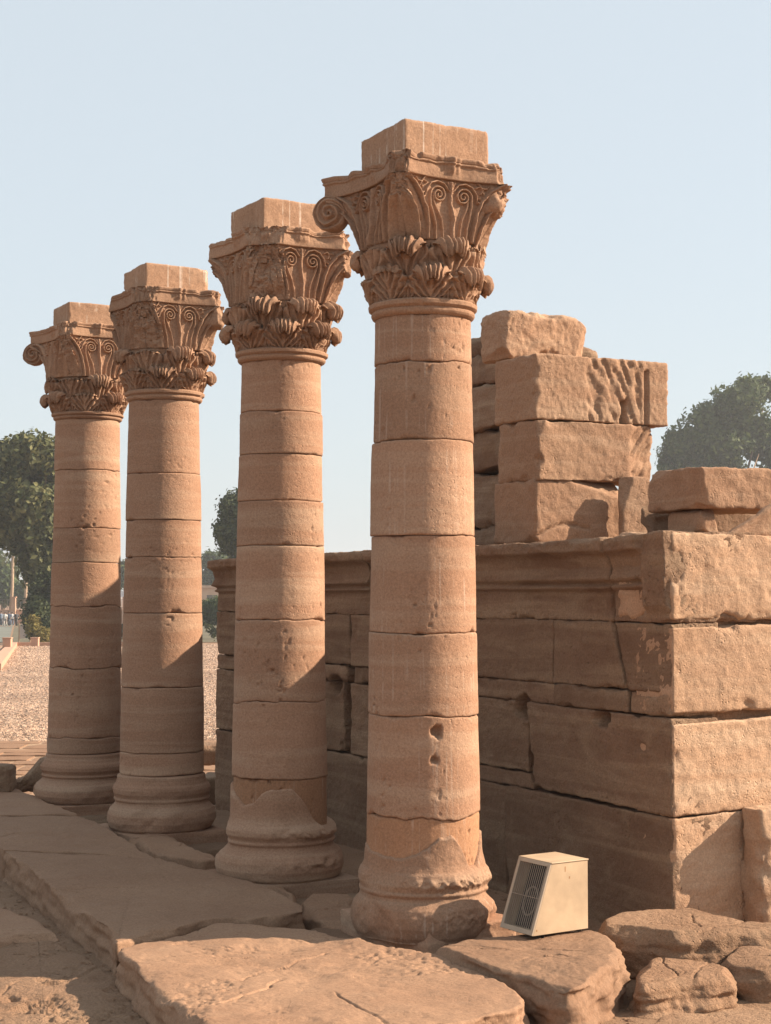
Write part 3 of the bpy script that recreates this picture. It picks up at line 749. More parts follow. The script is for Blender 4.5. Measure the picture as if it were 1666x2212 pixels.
# course 4
wblock('s', [(0, L1), (1.40, L1+.02), (1.46, 1.055), (0, 1.05)], proud=.010, chip=.06)
wblock('s', [(1.47, .61), (2.9, .61), (2.9, 1.06), (1.47, 1.06)], proud=.0, chip=.06)
wblock('s', [(1.42, .505), (2.9, .505), (2.9, .605), (1.46, .605)], proud=-.008, chip=.04)
for a0, a1 in ((2.9, 3.98), (4.10, 5.0), (5.0, 5.9), (5.9, e_)):
    wblock('s', [(a0, .51), (a1, .505), (a1, 1.055), (a0, 1.055)], proud=random.uniform(-.006, .01), chip=.07)
# thin course
for a0, a1 in ((0, .39), (.40, 1.16), (1.17, 2.6), (2.6, 3.93), (4.05, 5.3), (5.3, e_)):
    wblock('s', Q(a0, a1, L2-.004, L3), proud=random.uniform(-.01, .012), chip=.07, r=.014)
# course 2
for a0, a1, a2, a3 in ((0, .40, .54, 0), (.42, 1.18, 1.16, .56), (1.19, 2.5, 2.5, 1.17), (2.5, 3.96, 3.98, 2.5), (3.98, 5.1, 5.1, 4.0), (5.1, e_, e_, 5.1)):
    wblock('s', [(a0, L3), (a1, L3), (a2, L4), (a3, L4)], proud=random.uniform(-.004, .010), chip=.035)
# moulded top course
def cornice_fn(bossed):
    def fn(x, p, nn):
        z = x[:, 2] + (LTOP - L4)/2 + L4
        prof = np.interp(z, [1.585, 1.70, 1.765, 1.775, 1.79, 1.80, 1.815, 1.83, 1.845, 1.90, 1.96, 1.985, 2.0, 2.05, 2.09],
                         [.0, .0, .0, .034, .036, .004, .008, .050, .044, .020, .040, .066, .098, .100, .085])
        if bossed is not None:
            k = np.clip((x[:, 0] - bossed)/.03, 0, 1)        # near end left as a plain boss
            prof = prof*k + .040*(1-k)*np.clip((z - 1.62)/.05, 0, 1)
        prof = prof*(1 + .35*fbm(x, 4, 3, 5))
        w = np.clip((.5 - p[:, 1])/.8, 0, 1)
        y = x.copy(); y[:, 1] -= prof*w; return y
    return fn
for i, (a0, a1, bo) in enumerate(((0, .53, -.07), (.535, 2.3, None), (2.3, 3.62, None), (3.62, 5.2, None), (5.2, e_, None))):
    wblock('s', [(a0, L4), (a1, L4), (a1, LTOP - (.0 if i < 3 else .02)), (a0, LTOP + (.03 if i == 0 else 0))], depth=.62, fn=cornice_fn(bo), chip=.05, name='cornice_block', res=.0095)
# sunlit end wall
def chis(x, p, nn): return x
T1 = tx(1580)
wl = M['walllit']
wblock('t', [(.0, L0), (.60, L0), (.60, .52), (0, .495)], depth=.34, proud=.006)
wblock('t', [(.60, L0), (2.0, L0), (2.0, .56), (.60, .52)], depth=.34, proud=-.02)
wblock('t', [(2.0, L0), (WT, L0), (WT, .56), (2.0, .56)], depth=.34, proud=0, res=.03)
wblock('t', [(0, .50), (1.35, .535), (1.35, 1.045), (0, 1.02)], proud=.008, chip=.05)
wblock('t', [(1.35, .545), (2.6, .56), (2.6, 1.05), (1.35, 1.05)], proud=.002)
wblock('t', [(0, 1.075), (1.15, 1.085), (1.15, 1.575), (0, 1.56)], proud=.012, chip=.06, amp=.005, fine=.003)
wblock('t', [(1.155, 1.08), (2.6, 1.08), (2.6, 1.57), (1.155, 1.575)], proud=.004, chip=.06, amp=.006)
wblock('t', [(0, 1.60), (1.4, 1.60), (1.4, 2.09), (0, 2.105)], depth=.50, proud=.014, chip=.08, amp=.006, lf=.014, fine=.003, r=.02)
wblock('t', [(1.405, 1.60), (2.8, 1.60), (2.8, 2.08), (1.405, 2.09)], depth=.50, proud=.01, chip=.07, r=.02)
for z0, z1 in ((.56, 1.06), (1.07, 1.57), (1.58, 2.06)):
    wblock('t', Q(2.62 if z0 < 1.5 else 2.81, WT, z0, z1), res=.03)
# top edge stones that fill the wall head behind the face blocks
for a0, a1 in ((.5, 2.0), (2.0, 3.6), (3.6, 5.2), (5.2, WL-.1)):
    wblock('s', Q(a0, a1, 1.70, 2.045), depth=.85, proud=-.60, name='wall_head_block', res=.03)
for a0, a1 in ((.62, 1.9), (1.9, 3.2), (3.2, WT-.1)):
    wblock('t', Q(a0, a1, 1.70, 2.04), depth=.85, proud=-.50, name='wall_head_block', res=.03)

# projecting pier at the right
pr = rock_obj('buttress_block', M['walllit'], None, o=fr(0, .475, -.2) - A*.19, eu=B*1.5, ev=A*.19, ew=UP*.735, res=.014, r=.02, chip=.07, amp=.008, lf=.012, seed=301)
tag(pr, 'low stone block jutting from the foot of the sunlit wall end at the right edge', 'stone block')

# ------------------------------------------------------------------ loose blocks piled on the wall
def pile(name_label, x0, xc, x1, ytop, ybot, seed, t0, s0=None, mat=None, fn=None, gap=0.004, **k):
    """x0 left end, xc the near vertical corner, x1 right end (measured), on plane through (s0,t0)"""
    # near corner sits at t0; find s so that it projects to xc
    s = sx(xc, t0) if s0 is None else s0
    t = t0 if s0 is None else tx(xc, s0)
    P = C0 + A*s + B*t
    kx = (x1 - W/2)/F; lb = (kx*P[1] - P[0])/(B[0] - kx*B[1])
    kx = (x0 - W/2)/F; la = (P[0] - kx*P[1])/(kx*A[1] - A[0])
    zt, zb = z_at(ytop, P[1]), z_at(ybot, P[1]) + gap
    kw = dict(res=.014, r=.010, chip=.05, amp=.005, lf=.010, fine=.003, facets=7, fdepth=.035); kw.update(k)
    v, q = rock(P + UP*(zb - 0), B*lb, A*la, UP*(zt - zb), seed=seed, fn=fn, **kw)
    o = link('loose_block', raw_mesh('loose_block', v, q), mat or M['block'])
    return tag(o, name_label, 'stone block', 'loose blocks piled on the wall'), (P, lb, la, zb, zt)
T0 = .45
def dent(p_, u0, u1, w0, w1, depth):        # box chisel on the front (-A) face, p in -1..1
    m = np.clip((p_[:, 0]-u0)/.02, 0, 1)*np.clip((u1-p_[:, 0])/.02, 0, 1)*np.clip((p_[:, 2]-w0)/.03, 0, 1)*np.clip((w1-p_[:, 2])/.03, 0, 1)
    return m*depth*(p_[:, 1] < -.90)
def fn_tool(u0, u1, amp=.014, f=18, smooth_edge=True, slant=.4):
    def fn(x, p, nn):
        y = x.copy(); q = np.stack([(x[:, 0] + slant*x[:, 2])*1.6, x[:, 2]*.45, x[:, 1]], 1)
        m = np.clip((p[:, 0]-u0)/.05, 0, 1)*np.clip((u1-p[:, 0])/.05, 0, 1)*(p[:, 1] < -.8)
        n_ = fbm(q, f, 3, 77)
        y[:, 1] += m*(np.clip(n_ + .1, -.2, .6)*amp*2 + amp*.4); return y
    return fn
def f2(x, p, nn):
    y = fn_tool(-.27, .60, .013, 20)(x, p, nn); y[:, 1] += dent(p, .285, .375, -1.2, -.28, .16); y[:, 1] += dent(p, .62, .70, -1.2, .75, .03); return y
o_, PI2 = pile('longest block of the pile, second from top, part smooth part chiselled, notched below', 1070, 1158, 1446, 761, 905, 312, T0, fn=f2, res=.012, r=.010, chip=.035, amp=.003, lf=.006, mat=M['block'], facets=0)
# lift each block onto the one below using the shared pixel heights
def f3(x, p, nn):
    y = fn_tool(.50, 1.2, .018, 16, slant=-.8)(x, p, nn)
    k = np.clip((p[:, 0] - .45)/.5, 0, 1); y[:, 1] += k*.10*(p[:, 1] < 0)*(1 - .4*p[:, 2]); return y
pile('third block down in the pile, with a hacked sunlit right end', 1078, 1165, 1432, 904, 1038, 313, T0+.01, fn=f3, r=.015, chip=.06, lf=.014)
def f4(x, p, nn):
    y = x.copy(); k = np.clip(.045 - np.abs(x[:, 2] + .10 + .04*np.sin(x[:, 0]*9) - .16*x[:, 0]), 0, .045)/.045
    y[:, 1] += (k**6)*.03*(p[:, 1] < -.8)*(p[:, 0] < .2); return y
pile('bottom block of the pile, resting on the wall top, shaded and split by a crack', 1066, 1158, 1352, 1034, 1176, 314, T0+.0, fn=f4, r=.015, chip=.035, lf=.010, facets=3, fdepth=.025)
pile('squat shaded block wedged between the bottom of the pile and the block to its right', 1334, 1346, 1408, 1028, 1176, 315, T0+.10, s0=1.88, r=.02, chip=.06, facets=2)
pile('topmost block of the pile, pitted all over its sunlit face and rounded at the ends', 1036, 1090, 1274, 668, 772, 311, T0+.02, r=.035, chip=.06, lf=.018, amp=.006, facets=9,
     fn=lambda x, p, nn: x - nn*(.011*np.clip(fbm(x*np.array([1.5, 1, .7]), 30, 3, 9) - .05, 0, 1))[:, None], mat=M['block'], res=.012)
pile('broad block on the wall top right of the pile, its left face shaded', 1402, 1523, 1700, 1006, 1100, 316, 0, s0=.40, r=.015, chip=.06, lf=.010, fdepth=.015, mat=M['block'])
pile('low block under the curved-shadow block, set back on the wall top', 1440, 1519, 1556, 1101, 1172, 317, 0, s0=.46, r=.025, chip=.07)
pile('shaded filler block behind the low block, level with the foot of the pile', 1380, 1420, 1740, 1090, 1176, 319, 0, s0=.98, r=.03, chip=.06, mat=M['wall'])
# sloping fragment at the right, broken along a diagonal
def f7(x, p, nn):
    y = x.copy(); k = (p[:, 2] + 1)/2; y[:, 2] -= k*np.clip((.55 - p[:, 0])/1.55, 0, 1)*.27*1.05; return y
pile('sloping wedge of stone on the wall top at the right edge', 1538, 1548, 1760, 1062, 1170, 318, 0, s0=.12, fn=f7, r=.04, chip=.05, lf=.03)
# tall shaded masonry stack farther back
bt = empty('masonry_stack', tuple(fr(4.5, 2.0, 2.0)), 'tall shaded stack of rough masonry rising behind the pile of blocks and the nearest column', 'masonry')
zz = 1.95; k = 0
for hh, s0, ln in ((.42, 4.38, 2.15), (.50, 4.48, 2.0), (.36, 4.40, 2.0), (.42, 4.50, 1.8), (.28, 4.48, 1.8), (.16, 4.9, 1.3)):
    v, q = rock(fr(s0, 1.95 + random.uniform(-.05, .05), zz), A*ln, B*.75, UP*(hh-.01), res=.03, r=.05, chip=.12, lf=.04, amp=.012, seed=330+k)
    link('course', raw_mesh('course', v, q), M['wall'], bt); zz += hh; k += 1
lint = rock_obj('fallen_lintel', M['walllit'], None, o=fr(3.6, 1.55, 3.02), eu=B*.62+UP*.17, ev=A*.16, ew=UP*.12, res=.012, r=.008, chip=.03, amp=.003, seed=340)
tag(lint, 'thin pale sunlit strip of stone leaning between the tall shaded stack and the pile', 'stone slab')

# ------------------------------------------------------------------ paving around the columns
def pslab(label, pts, z, th, seed, mat='slab', name='paving_slab', group='worn paving stones of the platform', **k):
    o = slab_obj(name, M[mat], px(pts, z), z, th, seed=seed, **k)
    return tag(o, label, 'paving stone', group)
pslab('far left shaded paving slab of the raised walkway beside the farthest column', [(-176, 1697), (-60, 1695), (0, 1697), (40, 1703), (78, 1716), (120, 1738), (168, 1760), (-94, 1763)], 0, .34, 401, rnd=.012, lat=.008, smooth=0, res=.025, facets=5, cracks=1)
pslab('wide shaded paving slab in the middle of the raised walkway', [(-90, 1765), (168, 1763), (205, 1772), (262, 1808), (300, 1830), (342, 1852), (150, 1842), (7, 1837)], 0.002, .34, 402, rnd=.012, lat=.006, smooth=0, res=.02, facets=5, cracks=1)
pslab('large smooth shaded paving slab, front end of the raised walkway', [(9, 1838), (342, 1853), (420, 1872), (500, 1893), (590, 1925), (648, 1952), (655, 1966), (600, 1978), (545, 1984), (500, 1982), (440, 1990), (380, 2008), (300, 2024), (252, 2036), (244, 2016), (180, 1968)], -.002, .34, 403, rnd=.014, lat=.010, smooth=0, lf=.010, res=.014, facets=8, cracks=2, side_rough=.02)
pslab('largest sunlit paving slab in the centre foreground, shaded along its left flank', [(249, 2044), (300, 2028), (385, 2012), (440, 1996), (520, 1990), (620, 1996), (700, 2008), (775, 2020), (800, 2038), (880, 2046), (945, 2056), (990, 2076), (1050, 2096), (1100, 2120), (1142, 2150), (1135, 2172), (1060, 2190), (960, 2212), (860, 2245), (720, 2290), (560, 2330), (480, 2262), (360, 2150)], .0, .34, 404, rnd=.022, lat=.018, lf=.022, smooth=1, res=.011, amp=.003, side_rough=.022, cracks=4, fine=.0006,
      fn=lambda v, top: v + np.stack([0*top, 0*top, -top*(.020*np.clip(fbm(v*np.array([1, 2.2, 1]), 3.2, 5, 4) - .25, 0, 1) + .012*np.clip(fbm(v, 2.6, 3, 44) - .22, 0, .3)*3*np.clip(fbm(v, 34, 2, 45) + .2, 0, 1))], 1))
pslab('sunlit paving slab that the beige floor box stands on', [(925, 2042), (1000, 2024), (1080, 2014), (1180, 2012), (1275, 2004), (1330, 2022), (1348, 2044), (1336, 2078), (1300, 2104), (1262, 2134), (1215, 2140), (1165, 2120), (1105, 2096), (1045, 2080), (985, 2062)], .035, .40, 405, rnd=.05, lat=.018, lf=.018, smooth=2, res=.011, amp=.006, side_rough=.03)
pslab('broad flat sunlit rock at the foot of the wall corner, behind the small boulder', [(1278, 1996), (1330, 1970), (1420, 1958), (1500, 1956), (1560, 1970), (1640, 1985), (1760, 1990), (1780, 2012), (1650, 2018), (1560, 2024), (1470, 2028), (1400, 2016), (1335, 2006)], .04, .40, 406, mat='rough', name='flat_rock', rnd=.06, lat=.025, lf=.03, smooth=2, res=.013, side_rough=.03, group=None)
pslab('small roughly squared sunlit boulder in the right foreground', [(1368, 2108), (1380, 2078), (1412, 2060), (1480, 2060), (1540, 2070), (1580, 2090), (1584, 2106), (1550, 2112), (1480, 2116), (1400, 2130), (1372, 2126)], -.045, .30, 407, mat='rough', name='boulder', rnd=.07, lat=.02, lf=.025, smooth=2, res=.010, side_rough=.03, group=None)
pslab('dark rough rock at the right edge between the flat rock and the foreground slab', [(1556, 2062), (1600, 2046), (1690, 2044), (1760, 2056), (1760, 2080), (1640, 2090), (1590, 2084), (1560, 2072)], -.03, .30, 408, mat='rough', name='edge_rock', rnd=.06, lat=.03, lf=.04, smooth=2, side_rough=.04, group=None)
pslab('rough sunlit paving slab cut by the bottom right corner of the view', [(1390, 2225), (1430, 2186), (1500, 2168), (1580, 2160), (1700, 2150), (1820, 2160), (1820, 2330), (1390, 2330)], -.20, .25, 409, mat='rough', rnd=.04, lat=.03, lf=.03, smooth=2, side_rough=.03)
pslab('low sunlit stone under the front edge of the central slab, bottom centre-right', [(820, 2320), (960, 2232), (1100, 2196), (1200, 2176), (1270, 2190), (1330, 2215), (1330, 2330)], -.20, .20, 410, mat='rough', rnd=.03, lat=.02, lf=.02, smooth=2)
pslab('pitted rough bedrock slab in the bottom left corner, half in shadow', [(-200, 2120), (0, 2050), (70, 2030), (140, 2036), (200, 2062), (260, 2110), (330, 2150), (400, 2195), (470, 2260), (470, 2400), (-260, 2400)], -.175, .2, 411, mat='rough', rnd=.03, lat=.03, lf=.02, smooth=1, res=.012, name='bedrock_slab',
      fn=lambda v, top: v + np.stack([0*top, 0*top, -top*.035*np.clip(fbm(v, 5.5, 5, 14) - .05, 0, .6)*np.clip(fbm(v, 22, 3, 16)+.6, 0, 1.5)], 1), side_rough=.03)
pslab('shaded ground slab at the left edge beside the walkway flank', [(-260, 1990), (-60, 1965), (20, 1958), (90, 1995), (150, 2032), (60, 2026), (-20, 2046), (-260, 2130)], -.17, .2, 412, rnd=.03, lat=.02, lf=.015, smooth=1, res=.02)
# edging between the walkway and the columns
pslab('narrow shaded kerb fragment beside the second column', [(250, 1796), (330, 1793), (380, 1808), (480, 1858), (430, 1860), (340, 1842), (300, 1822)], -.05, .2, 413, rnd=.03, lat=.015, smooth=1, name='kerb_stone', group='kerb stones by the column feet')
pslab('broken shaded kerb fragment before the third column, beside the large smooth slab', [(470, 1872), (540, 1880), (600, 1900), (645, 1928), (640, 1948), (590, 1922), (520, 1896)], -.035, .2, 414, rnd=.03, lat=.015, smooth=1, name='kerb_stone', group='kerb stones by the column feet')
pslab('flat shaded stone between the second and nearest columns', [(645, 1935), (700, 1930), (770, 1938), (772, 1975), (760, 2003), (700, 1996), (660, 1976)], -.06, .2, 415, rnd=.03, lat=.015, smooth=1, name='floor_stone', group=None)
def styl(label, c, ds, dt, w, l, zt, seed):
    cc = c + A*ds + B*dt; h, g = w/2, l/2
    poly = [(cc + B*a + A*b)[:2] for a, b in ((-h, -g), (h, -g), (h, g), (-h, g))]
    o = slab_obj('foundation_block', M['wall'], poly, zt, .35, seed=seed, smooth=0, rnd=.02, lat=.012, res=.02, lf=.01, chip=.04)
    tag(o, label, 'foundation block', 'foundation blocks under the columns')
styl('foundation block under the nearest column', P4, 0, .05, 1.0, 1.0, -.085, 421)
styl('foundation block under the second column from the right', P3, .1, .05, 1.02, 1.4, -.125, 422)
styl('foundation block under the third column from the right', P2, .1, .05, 1.02, 1.5, -.125, 423)
styl('foundation block under the farthest column', P1, .1, .05, 1.02, 1.3, -.125, 424)
pb = slab_obj('pebble', M['slab'], [(on_z(1361 + 8*math.cos(a), 2052, -.19)[0], on_z(1361, 2052, -.19)[1] + .026*math.sin(a)) for a in np.linspace(0, 6.28, 9)[:-1]], -.135, .06, seed=430, facets=0, cracks=0, rnd=.04, lat=.002, lf=.001, amp=.001, chip=0, res=.004, smooth=2, side_rough=.001)
tag(pb, 'small round pale pebble in the gap left of the boulder', 'pebble')
rk = rock_obj('fallen_block', M['wall'], None, o=on_z(-70, 1716, -.02), eu=np.array([.38, 0, 0]), ev=np.array([0, .3, 0]), ew=UP*.25, res=.012, r=.05, chip=.05, seed=441)
tag(rk, 'round-edged block standing at the left edge on the far end of the walkway', 'stone block')
v, q = rock(on_z(24, 1712, -.06), np.array([.36, 0, 0]), np.array([0, .35, 0]), UP*.30, res=.012, r=.06, chip=.06, seed=442,
            fn=lambda x, p, nn: x - np.stack([0*x[:, 0], 0*x[:, 0], (p[:, 2]+1)/2*np.clip((.35 - p[:, 0])/.9, 0, 1)*.19], 1))
tag(link('fallen_block', raw_mesh('fallen_block', v, q), M['wall']), 'dark sloping lump of stone against the base of the farthest column', 'stone block')
for i, (x, y, w, h, z, lb) in enumerate(((440, 1640, .55, .20, .0, 'flat-topped block beyond the second column, catching light on its top'), (488, 1700, .5, .26, -.15, 'low dark block at the far foot of the wall between the second and third columns'))):
    c_ = on_z(x, y + 40, z - .1); c_[1] += 1.2 if i == 0 else 0
    v, q = rock(c_ - np.array([w/2, 0, 0]), np.array([w, 0, 0]), np.array([0, .5, 0]), UP*h, res=.02, r=.03, chip=.05, seed=445+i)
    tag(link('fallen_block', raw_mesh('fallen_block', v, q), M['wall']), lb, 'stone block')

# ------------------------------------------------------------------ beige floor box (lamp / speaker housing) on the slab
def speaker_box():
    zb = .045
    p0 = on_z(1152, 2023, zb); u = np.array([math.cos(R(33)), math.sin(R(33)), 0]); n = np.array([-u[1], u[0], 0])
    Ls, Wd_, Hh, top = .355, .262, .345, .232
    par = empty('floor_box', tuple(p0 + u*.17 + n*.13), 'beige metal box with slanted dark grille, right of the nearest column', 'loudspeaker')
    pb_ = plain('beige_paint', (.46, .335, .215), .55, .16, 7, .0006); pd_ = plain('grille_bar_paint', (.34, .27, .205), .6, .15, 20)
    dk = plain('dark_cavity', (.02, .018, .015), .9)
    rust = plain('rust_stain', (.30, .16, .07), .9, .3, 60)
    off = Ls - top
    def P(a, b, z):                                  # a along side, b across, z up; slanted front
        return p0 + u*a + n*b + UP*z
    t = .006
    def front(b, f): return P(off*f, b, Hh*f)        # point on slanted front plane, f = 0..1 up
    mb = MB()                                        # shell: two sides, back, bottom
    for b0, b1 in ((0, t), (Wd_-t, Wd_)):
        pts = [P(0, b0, 0), P(Ls, b0, 0), P(Ls, b0, Hh), P(off, b0, Hh), P(0, b1, 0), P(Ls, b1, 0), P(Ls, b1, Hh), P(off, b1, Hh)]
        mb.add(pts, [(0, 1, 2, 3), (7, 6, 5, 4), (0, 4, 5, 1), (1, 5, 6, 2), (2, 6, 7, 3), (3, 7, 4, 0)])
    mb.box(P(Ls-t, t, 0), u*t, n*(Wd_-2*t), UP*Hh); mb.box(P(.01, t, 0), u*(Ls-.02), n*(Wd_-2*t), UP*t)
    o = mb.build('housing', pb_, par)
    bv = o.modifiers.new('b', 'BEVEL'); bv.width = .0015; bv.segments = 2
    mb = MB(); mb.box(P(off-.006, -.004, Hh+.001), u*(top+.010), n*(Wd_+.008), UP*.006); o = mb.build('lid', pb_, par)
    bv = o.modifiers.new('b', 'BEVEL'); bv.width = .0018; bv.segments = 2
    sl = (P(off, 0, Hh) - p0); sl = sl/np.linalg.norm(sl); LF = math.hypot(off, Hh); no = np.cross(n, sl); no = no if no @ u < 0 else -no
    mb = MB(); fw = .020
    mb.box(p0 + no*.0, n*fw, sl*LF, no*.010); mb.box(p0 + n*(Wd_-fw), n*fw, sl*LF, no*.010)
    mb.box(p0 + n*fw, n*(Wd_-2*fw), sl*.024, no*.010); mb.box(p0 + n*fw + sl*(LF-.018), n*(Wd_-2*fw), sl*.018, no*.010)
    o = mb.build('front_frame', plain('frame_paint', (.42, .33, .24), .6, .12, 12), par)
    bv = o.modifiers.new('b', 'BEVEL'); bv.width = .001; bv.segments = 1
    mb = MB()
    nb = 14
    for i in range(nb):
        b = fw + .004 + (Wd_-2*fw-.008)*(i+.5)/nb
        mb.tube([p0 + n*b + sl*.022 + no*.004, p0 + n*b + sl*(LF-.016) + no*.004], .0019, 6)
    mb.tube([p0 + n*fw + sl*LF*.5 + no*.007, p0 + n*(Wd_-fw) + sl*LF*.5 + no*.007], .0018, 6)
    mb.build('grille', pd_, par)
    mb = MB(); mb.box(p0 + n*t + no*(-.075), n*(Wd_-2*t), sl*LF*.97, no*.002); mb.build('back_panel', dk, par)
    cc = p0 + n*Wd_*.40 + sl*LF*.45 - no*.012; mb = MB()
    pts = [cc + n*.052*math.cos(a) + sl*.072*math.sin(a) for a in np.linspace(0, 2*math.pi, 33)]
    mb.tube(pts, .0055, 8); mb.build('speaker_ring', plain('ring_grey', (.19, .155, .12), .5), par, smooth=True)
    mb = MB()
    for a, z, w, h in ((.205, .30, .005, .026), (.232, .262, .006, .012), (.02, .02, .006, .010)):
        MB().box(P(a, -.0006, z), u*w, n*.001, UP*h).build('rust_mark', rust, par)
    for a, b in ((.03, .02), (.03, Wd_-.04), (Ls-.05, .02), (Ls-.05, Wd_-.04)): MB().box(P(a, b, -.012), u*.02, n*.02, UP*.013).build('foot', dk, par)
speaker_box()

# ------------------------------------------------------------------ ground
def axis(parts): return np.unique(np.concatenate(parts))
gx = axis([-np.geomspace(3, 900, 60)[::-1], np.arange(-3, 4.6, .035), np.geomspace(4.6, 900, 60)])
gy = axis([-np.geomspace(1, 60, 12)[::-1], np.arange(-1, 6, .3), np.arange(6, 16, .035), np.geomspace(16, 2500, 110)])
def far_z(y): return np.interp(y, [14, 22.9, 121, 2500], [-.42, -.32, -2.0, -2.2])
def hgt(X, Y):
    p = np.stack([X, Y, X*0], 1)
    base = np.where(Y > 14.0, far_z(Y), -.23)
    base = base + .0*X
    near = Y < 17
    side = (X - 1.40 - .531*(8.41 - Y))                       # left of the walkway edge line
    inpl = (Y < 15.5)
    z = np.where(inpl, -.20, base)
    wx = np.interp(Y, [14.8, 15.8], [0, 1]); z = -.20*(1 - wx) + far_z(Y)*wx
    z = z + .025*fbm(p, 1.1, 4, 1)*(Y < 16) + .008*fbm(p, 9, 4, 2)*(Y < 16)
    return z
XX, YY = np.meshgrid(gx, gy, indexing='ij')
zz = hgt(XX.ravel(), YY.ravel())
v = np.stack([XX.ravel(), YY.ravel(), zz], 1)
M['earth'] = stone('sandy_earth', (.40, .26, .175), (.34, .215, .14), (.45, .315, .22), strata=0, pits=1.5, bump=1.6, rough_bump=.8)
g = link('ground', raw_mesh('ground', v, grid_faces(len(gx), len(gy))), M['earth'], origin=(0, 0, 0)); tag(g, 'sandy ground round the platform', kind='structure')

def gravel_mat(name, c1, c2, c3, s=1.0):
    m, n, l, bs = newmat(name)
    tc = n.new('ShaderNodeTexCoord'); vo = n.new('ShaderNodeTexVoronoi'); vo.inputs['Scale'].default_value = 11*s
    l.new(tc.outputs['Object'], vo.inputs['Vector'])
    r = n.new('ShaderNodeValToRGB'); l.new(vo.outputs['Color'], r.inputs[0])
    r.color_ramp.elements[0].position = .15; r.color_ramp.elements[0].color = rgb(c1); r.color_ramp.elements[1].position = .85; r.color_ramp.elements[1].color = rgb(c3)
    e = r.color_ramp.elements.new(.5); e.color = rgb(c2)
    k = n.new('ShaderNodeTexNoise'); k.inputs['Scale'].default_value = .35; k.inputs['Detail'].default_value = 5; l.new(tc.outputs['Object'], k.inputs['Vector'])
    ra = n.new('ShaderNodeMapRange'); ra.inputs[1].default_value = .3; ra.inputs[2].default_value = .7; ra.inputs[3].default_value = .78; ra.inputs[4].default_value = 1.15; l.new(k.outputs['Fac'], ra.inputs[0])
    s_ = n.new('ShaderNodeVectorMath'); s_.operation = 'SCALE'; l.new(r.outputs[0], s_.inputs[0]); l.new(ra.outputs[0], s_.inputs['Scale'])
    l.new(s_.outputs[0], bs.inputs['Base Color']); bs.inputs['Roughness'].default_value = .95
    bu = n.new('ShaderNodeBump'); bu.inputs['Distance'].default_value = .06; bu.inputs['Strength'].default_value = 1; l.new(vo.outputs['Distance'], bu.inputs['Height']); bu.invert = True; l.new(bu.outputs[0], bs.inputs['Normal'])
    return m
def on_far(x, y):
    lo, hi = 15.0, 1500.0
    r = ray(x, y)
    for _ in range(60):
        mid = (lo+hi)/2
        if EYE + r[2]*mid/r[1] > far_z(mid): lo = mid
        else: hi = mid
    p = np.array([0, 0, EYE]) + r*(lo/r[1]); return p
def strip(name, poly, lift, mat, label, kind='structure', n=24, **k):
    """sheet laid on the sloping terrain between two rows of points (near row, far row)"""
    near, far = poly; rows = []
    for i in range(n+1):
        f = i/n; rows.append([np.array(a)*(1-f) + np.array(b)*f for a, b in zip(near, far)])
    v = []
    for r_ in rows:
        for p in r_: v.append((p[0], p[1], far_z(p[1]) + lift))
    v = np.array(v); nv = len(near)
    q = grid_faces(n+1, nv); q = q[:, ::-1]
    o = link(name, raw_mesh(name, v, q), mat, origin=(0, 0, 0)); return tag(o, label, kind=kind, **k)
# pale paving strip, gravel bed
ny, fy = 15.7, 22.6
# thick real gravel: many small stones near, sheet below
strip('path', ([(-14, ny), (6, ny)], [(-14, fy), (6, fy)]), .010, None, 'old stone paving beyond the platform')
bpy.data.objects['path'].data.materials.append(stone('old_paving', (.56, .40, .285), (.50, .345, .235), (.62, .46, .34), strata=0, bump=1.2, scale=.6))
mb = MB()
y = ny + .05; r_i = 0
pv = []
while y < fy - .1:
    dy = random.uniform(.42, .62); x = -9 + random.uniform(0, .5)
    while x < 4:
        dx = random.uniform(.5, 1.3)
        v_, q_ = rock(np.array([x, y, far_z(y) - .05]), np.array([dx-.035, 0, 0]), np.array([0, dy-.04, 0]), UP*random.uniform(.068, .085), res=.12, r=.015, chip=.03, amp=.004, lf=.006, seed=int(600+r_i*50+x*3))
        mb.add(v_, q_); x += dx
    y += dy; r_i += 1
o = mb.build('paving', M['slab'], smooth=False, origin=(0, 0, 0)); tag(o, 'rows of old paving stones beyond the platform', kind='structure')
GX0 = -40
gm = gravel_mat('gravel_pinkish', (.20, .12, .08), (.34, .22, .15), (.46, .33, .24), 1.0)
gf = on_far(60, 1391)[1]
o = strip('gravel', ([(-30, 22.6), (10, 22.6)], [(-60, gf), (20, gf)]), .012, gm, 'bed of pale pinkish gravel beyond the platform', kind='stuff', n=60)
o['category'] = 'gravel'
# individual stones scattered over the gravel bed (one object)
N_ = 42000
yy = 22.7 + (gf - 24)*rng.random(N_)**2.2; kx = (-60 + 580*rng.random(N_) - 833)/3500; xx = kx*yy
sz = (.012 + .02*rng.random(N_))*np.clip(yy/40, .8, 2.2)
base = np.array([[1, 0, 0], [-1, 0, 0], [0, 1, 0], [0, -1, 0], [0, 0, 1.0], [0, 0, -.4]])
tr = np.array([[0, 2, 4], [2, 1, 4], [1, 3, 4], [3, 0, 4], [2, 0, 5], [1, 2, 5], [3, 1, 5], [0, 3, 5]])
jit = 1 + .5*(rng.random((N_, 6, 1)) - .5)
ang = rng.random(N_)*6.28; ca, sa = np.cos(ang), np.sin(ang)
bb = base[None]*jit*sz[:, None, None]*np.array([1.3, .9, .7])
vx = bb[..., 0]*ca[:, None] - bb[..., 1]*sa[:, None] + xx[:, None]; vy = bb[..., 0]*sa[:, None] + bb[..., 1]*ca[:, None] + yy[:, None]
vz = bb[..., 2] + far_z(yy)[:, None] + .014
v = np.stack([vx, vy, vz], -1).reshape(-1, 3); t = (tr[None] + (np.arange(N_)*6)[:, None, None]).reshape(-1, 3)
gm2 = gravel_mat('gravel_stones', (.26, .165, .11), (.40, .27, .19), (.50, .36, .26), .9)
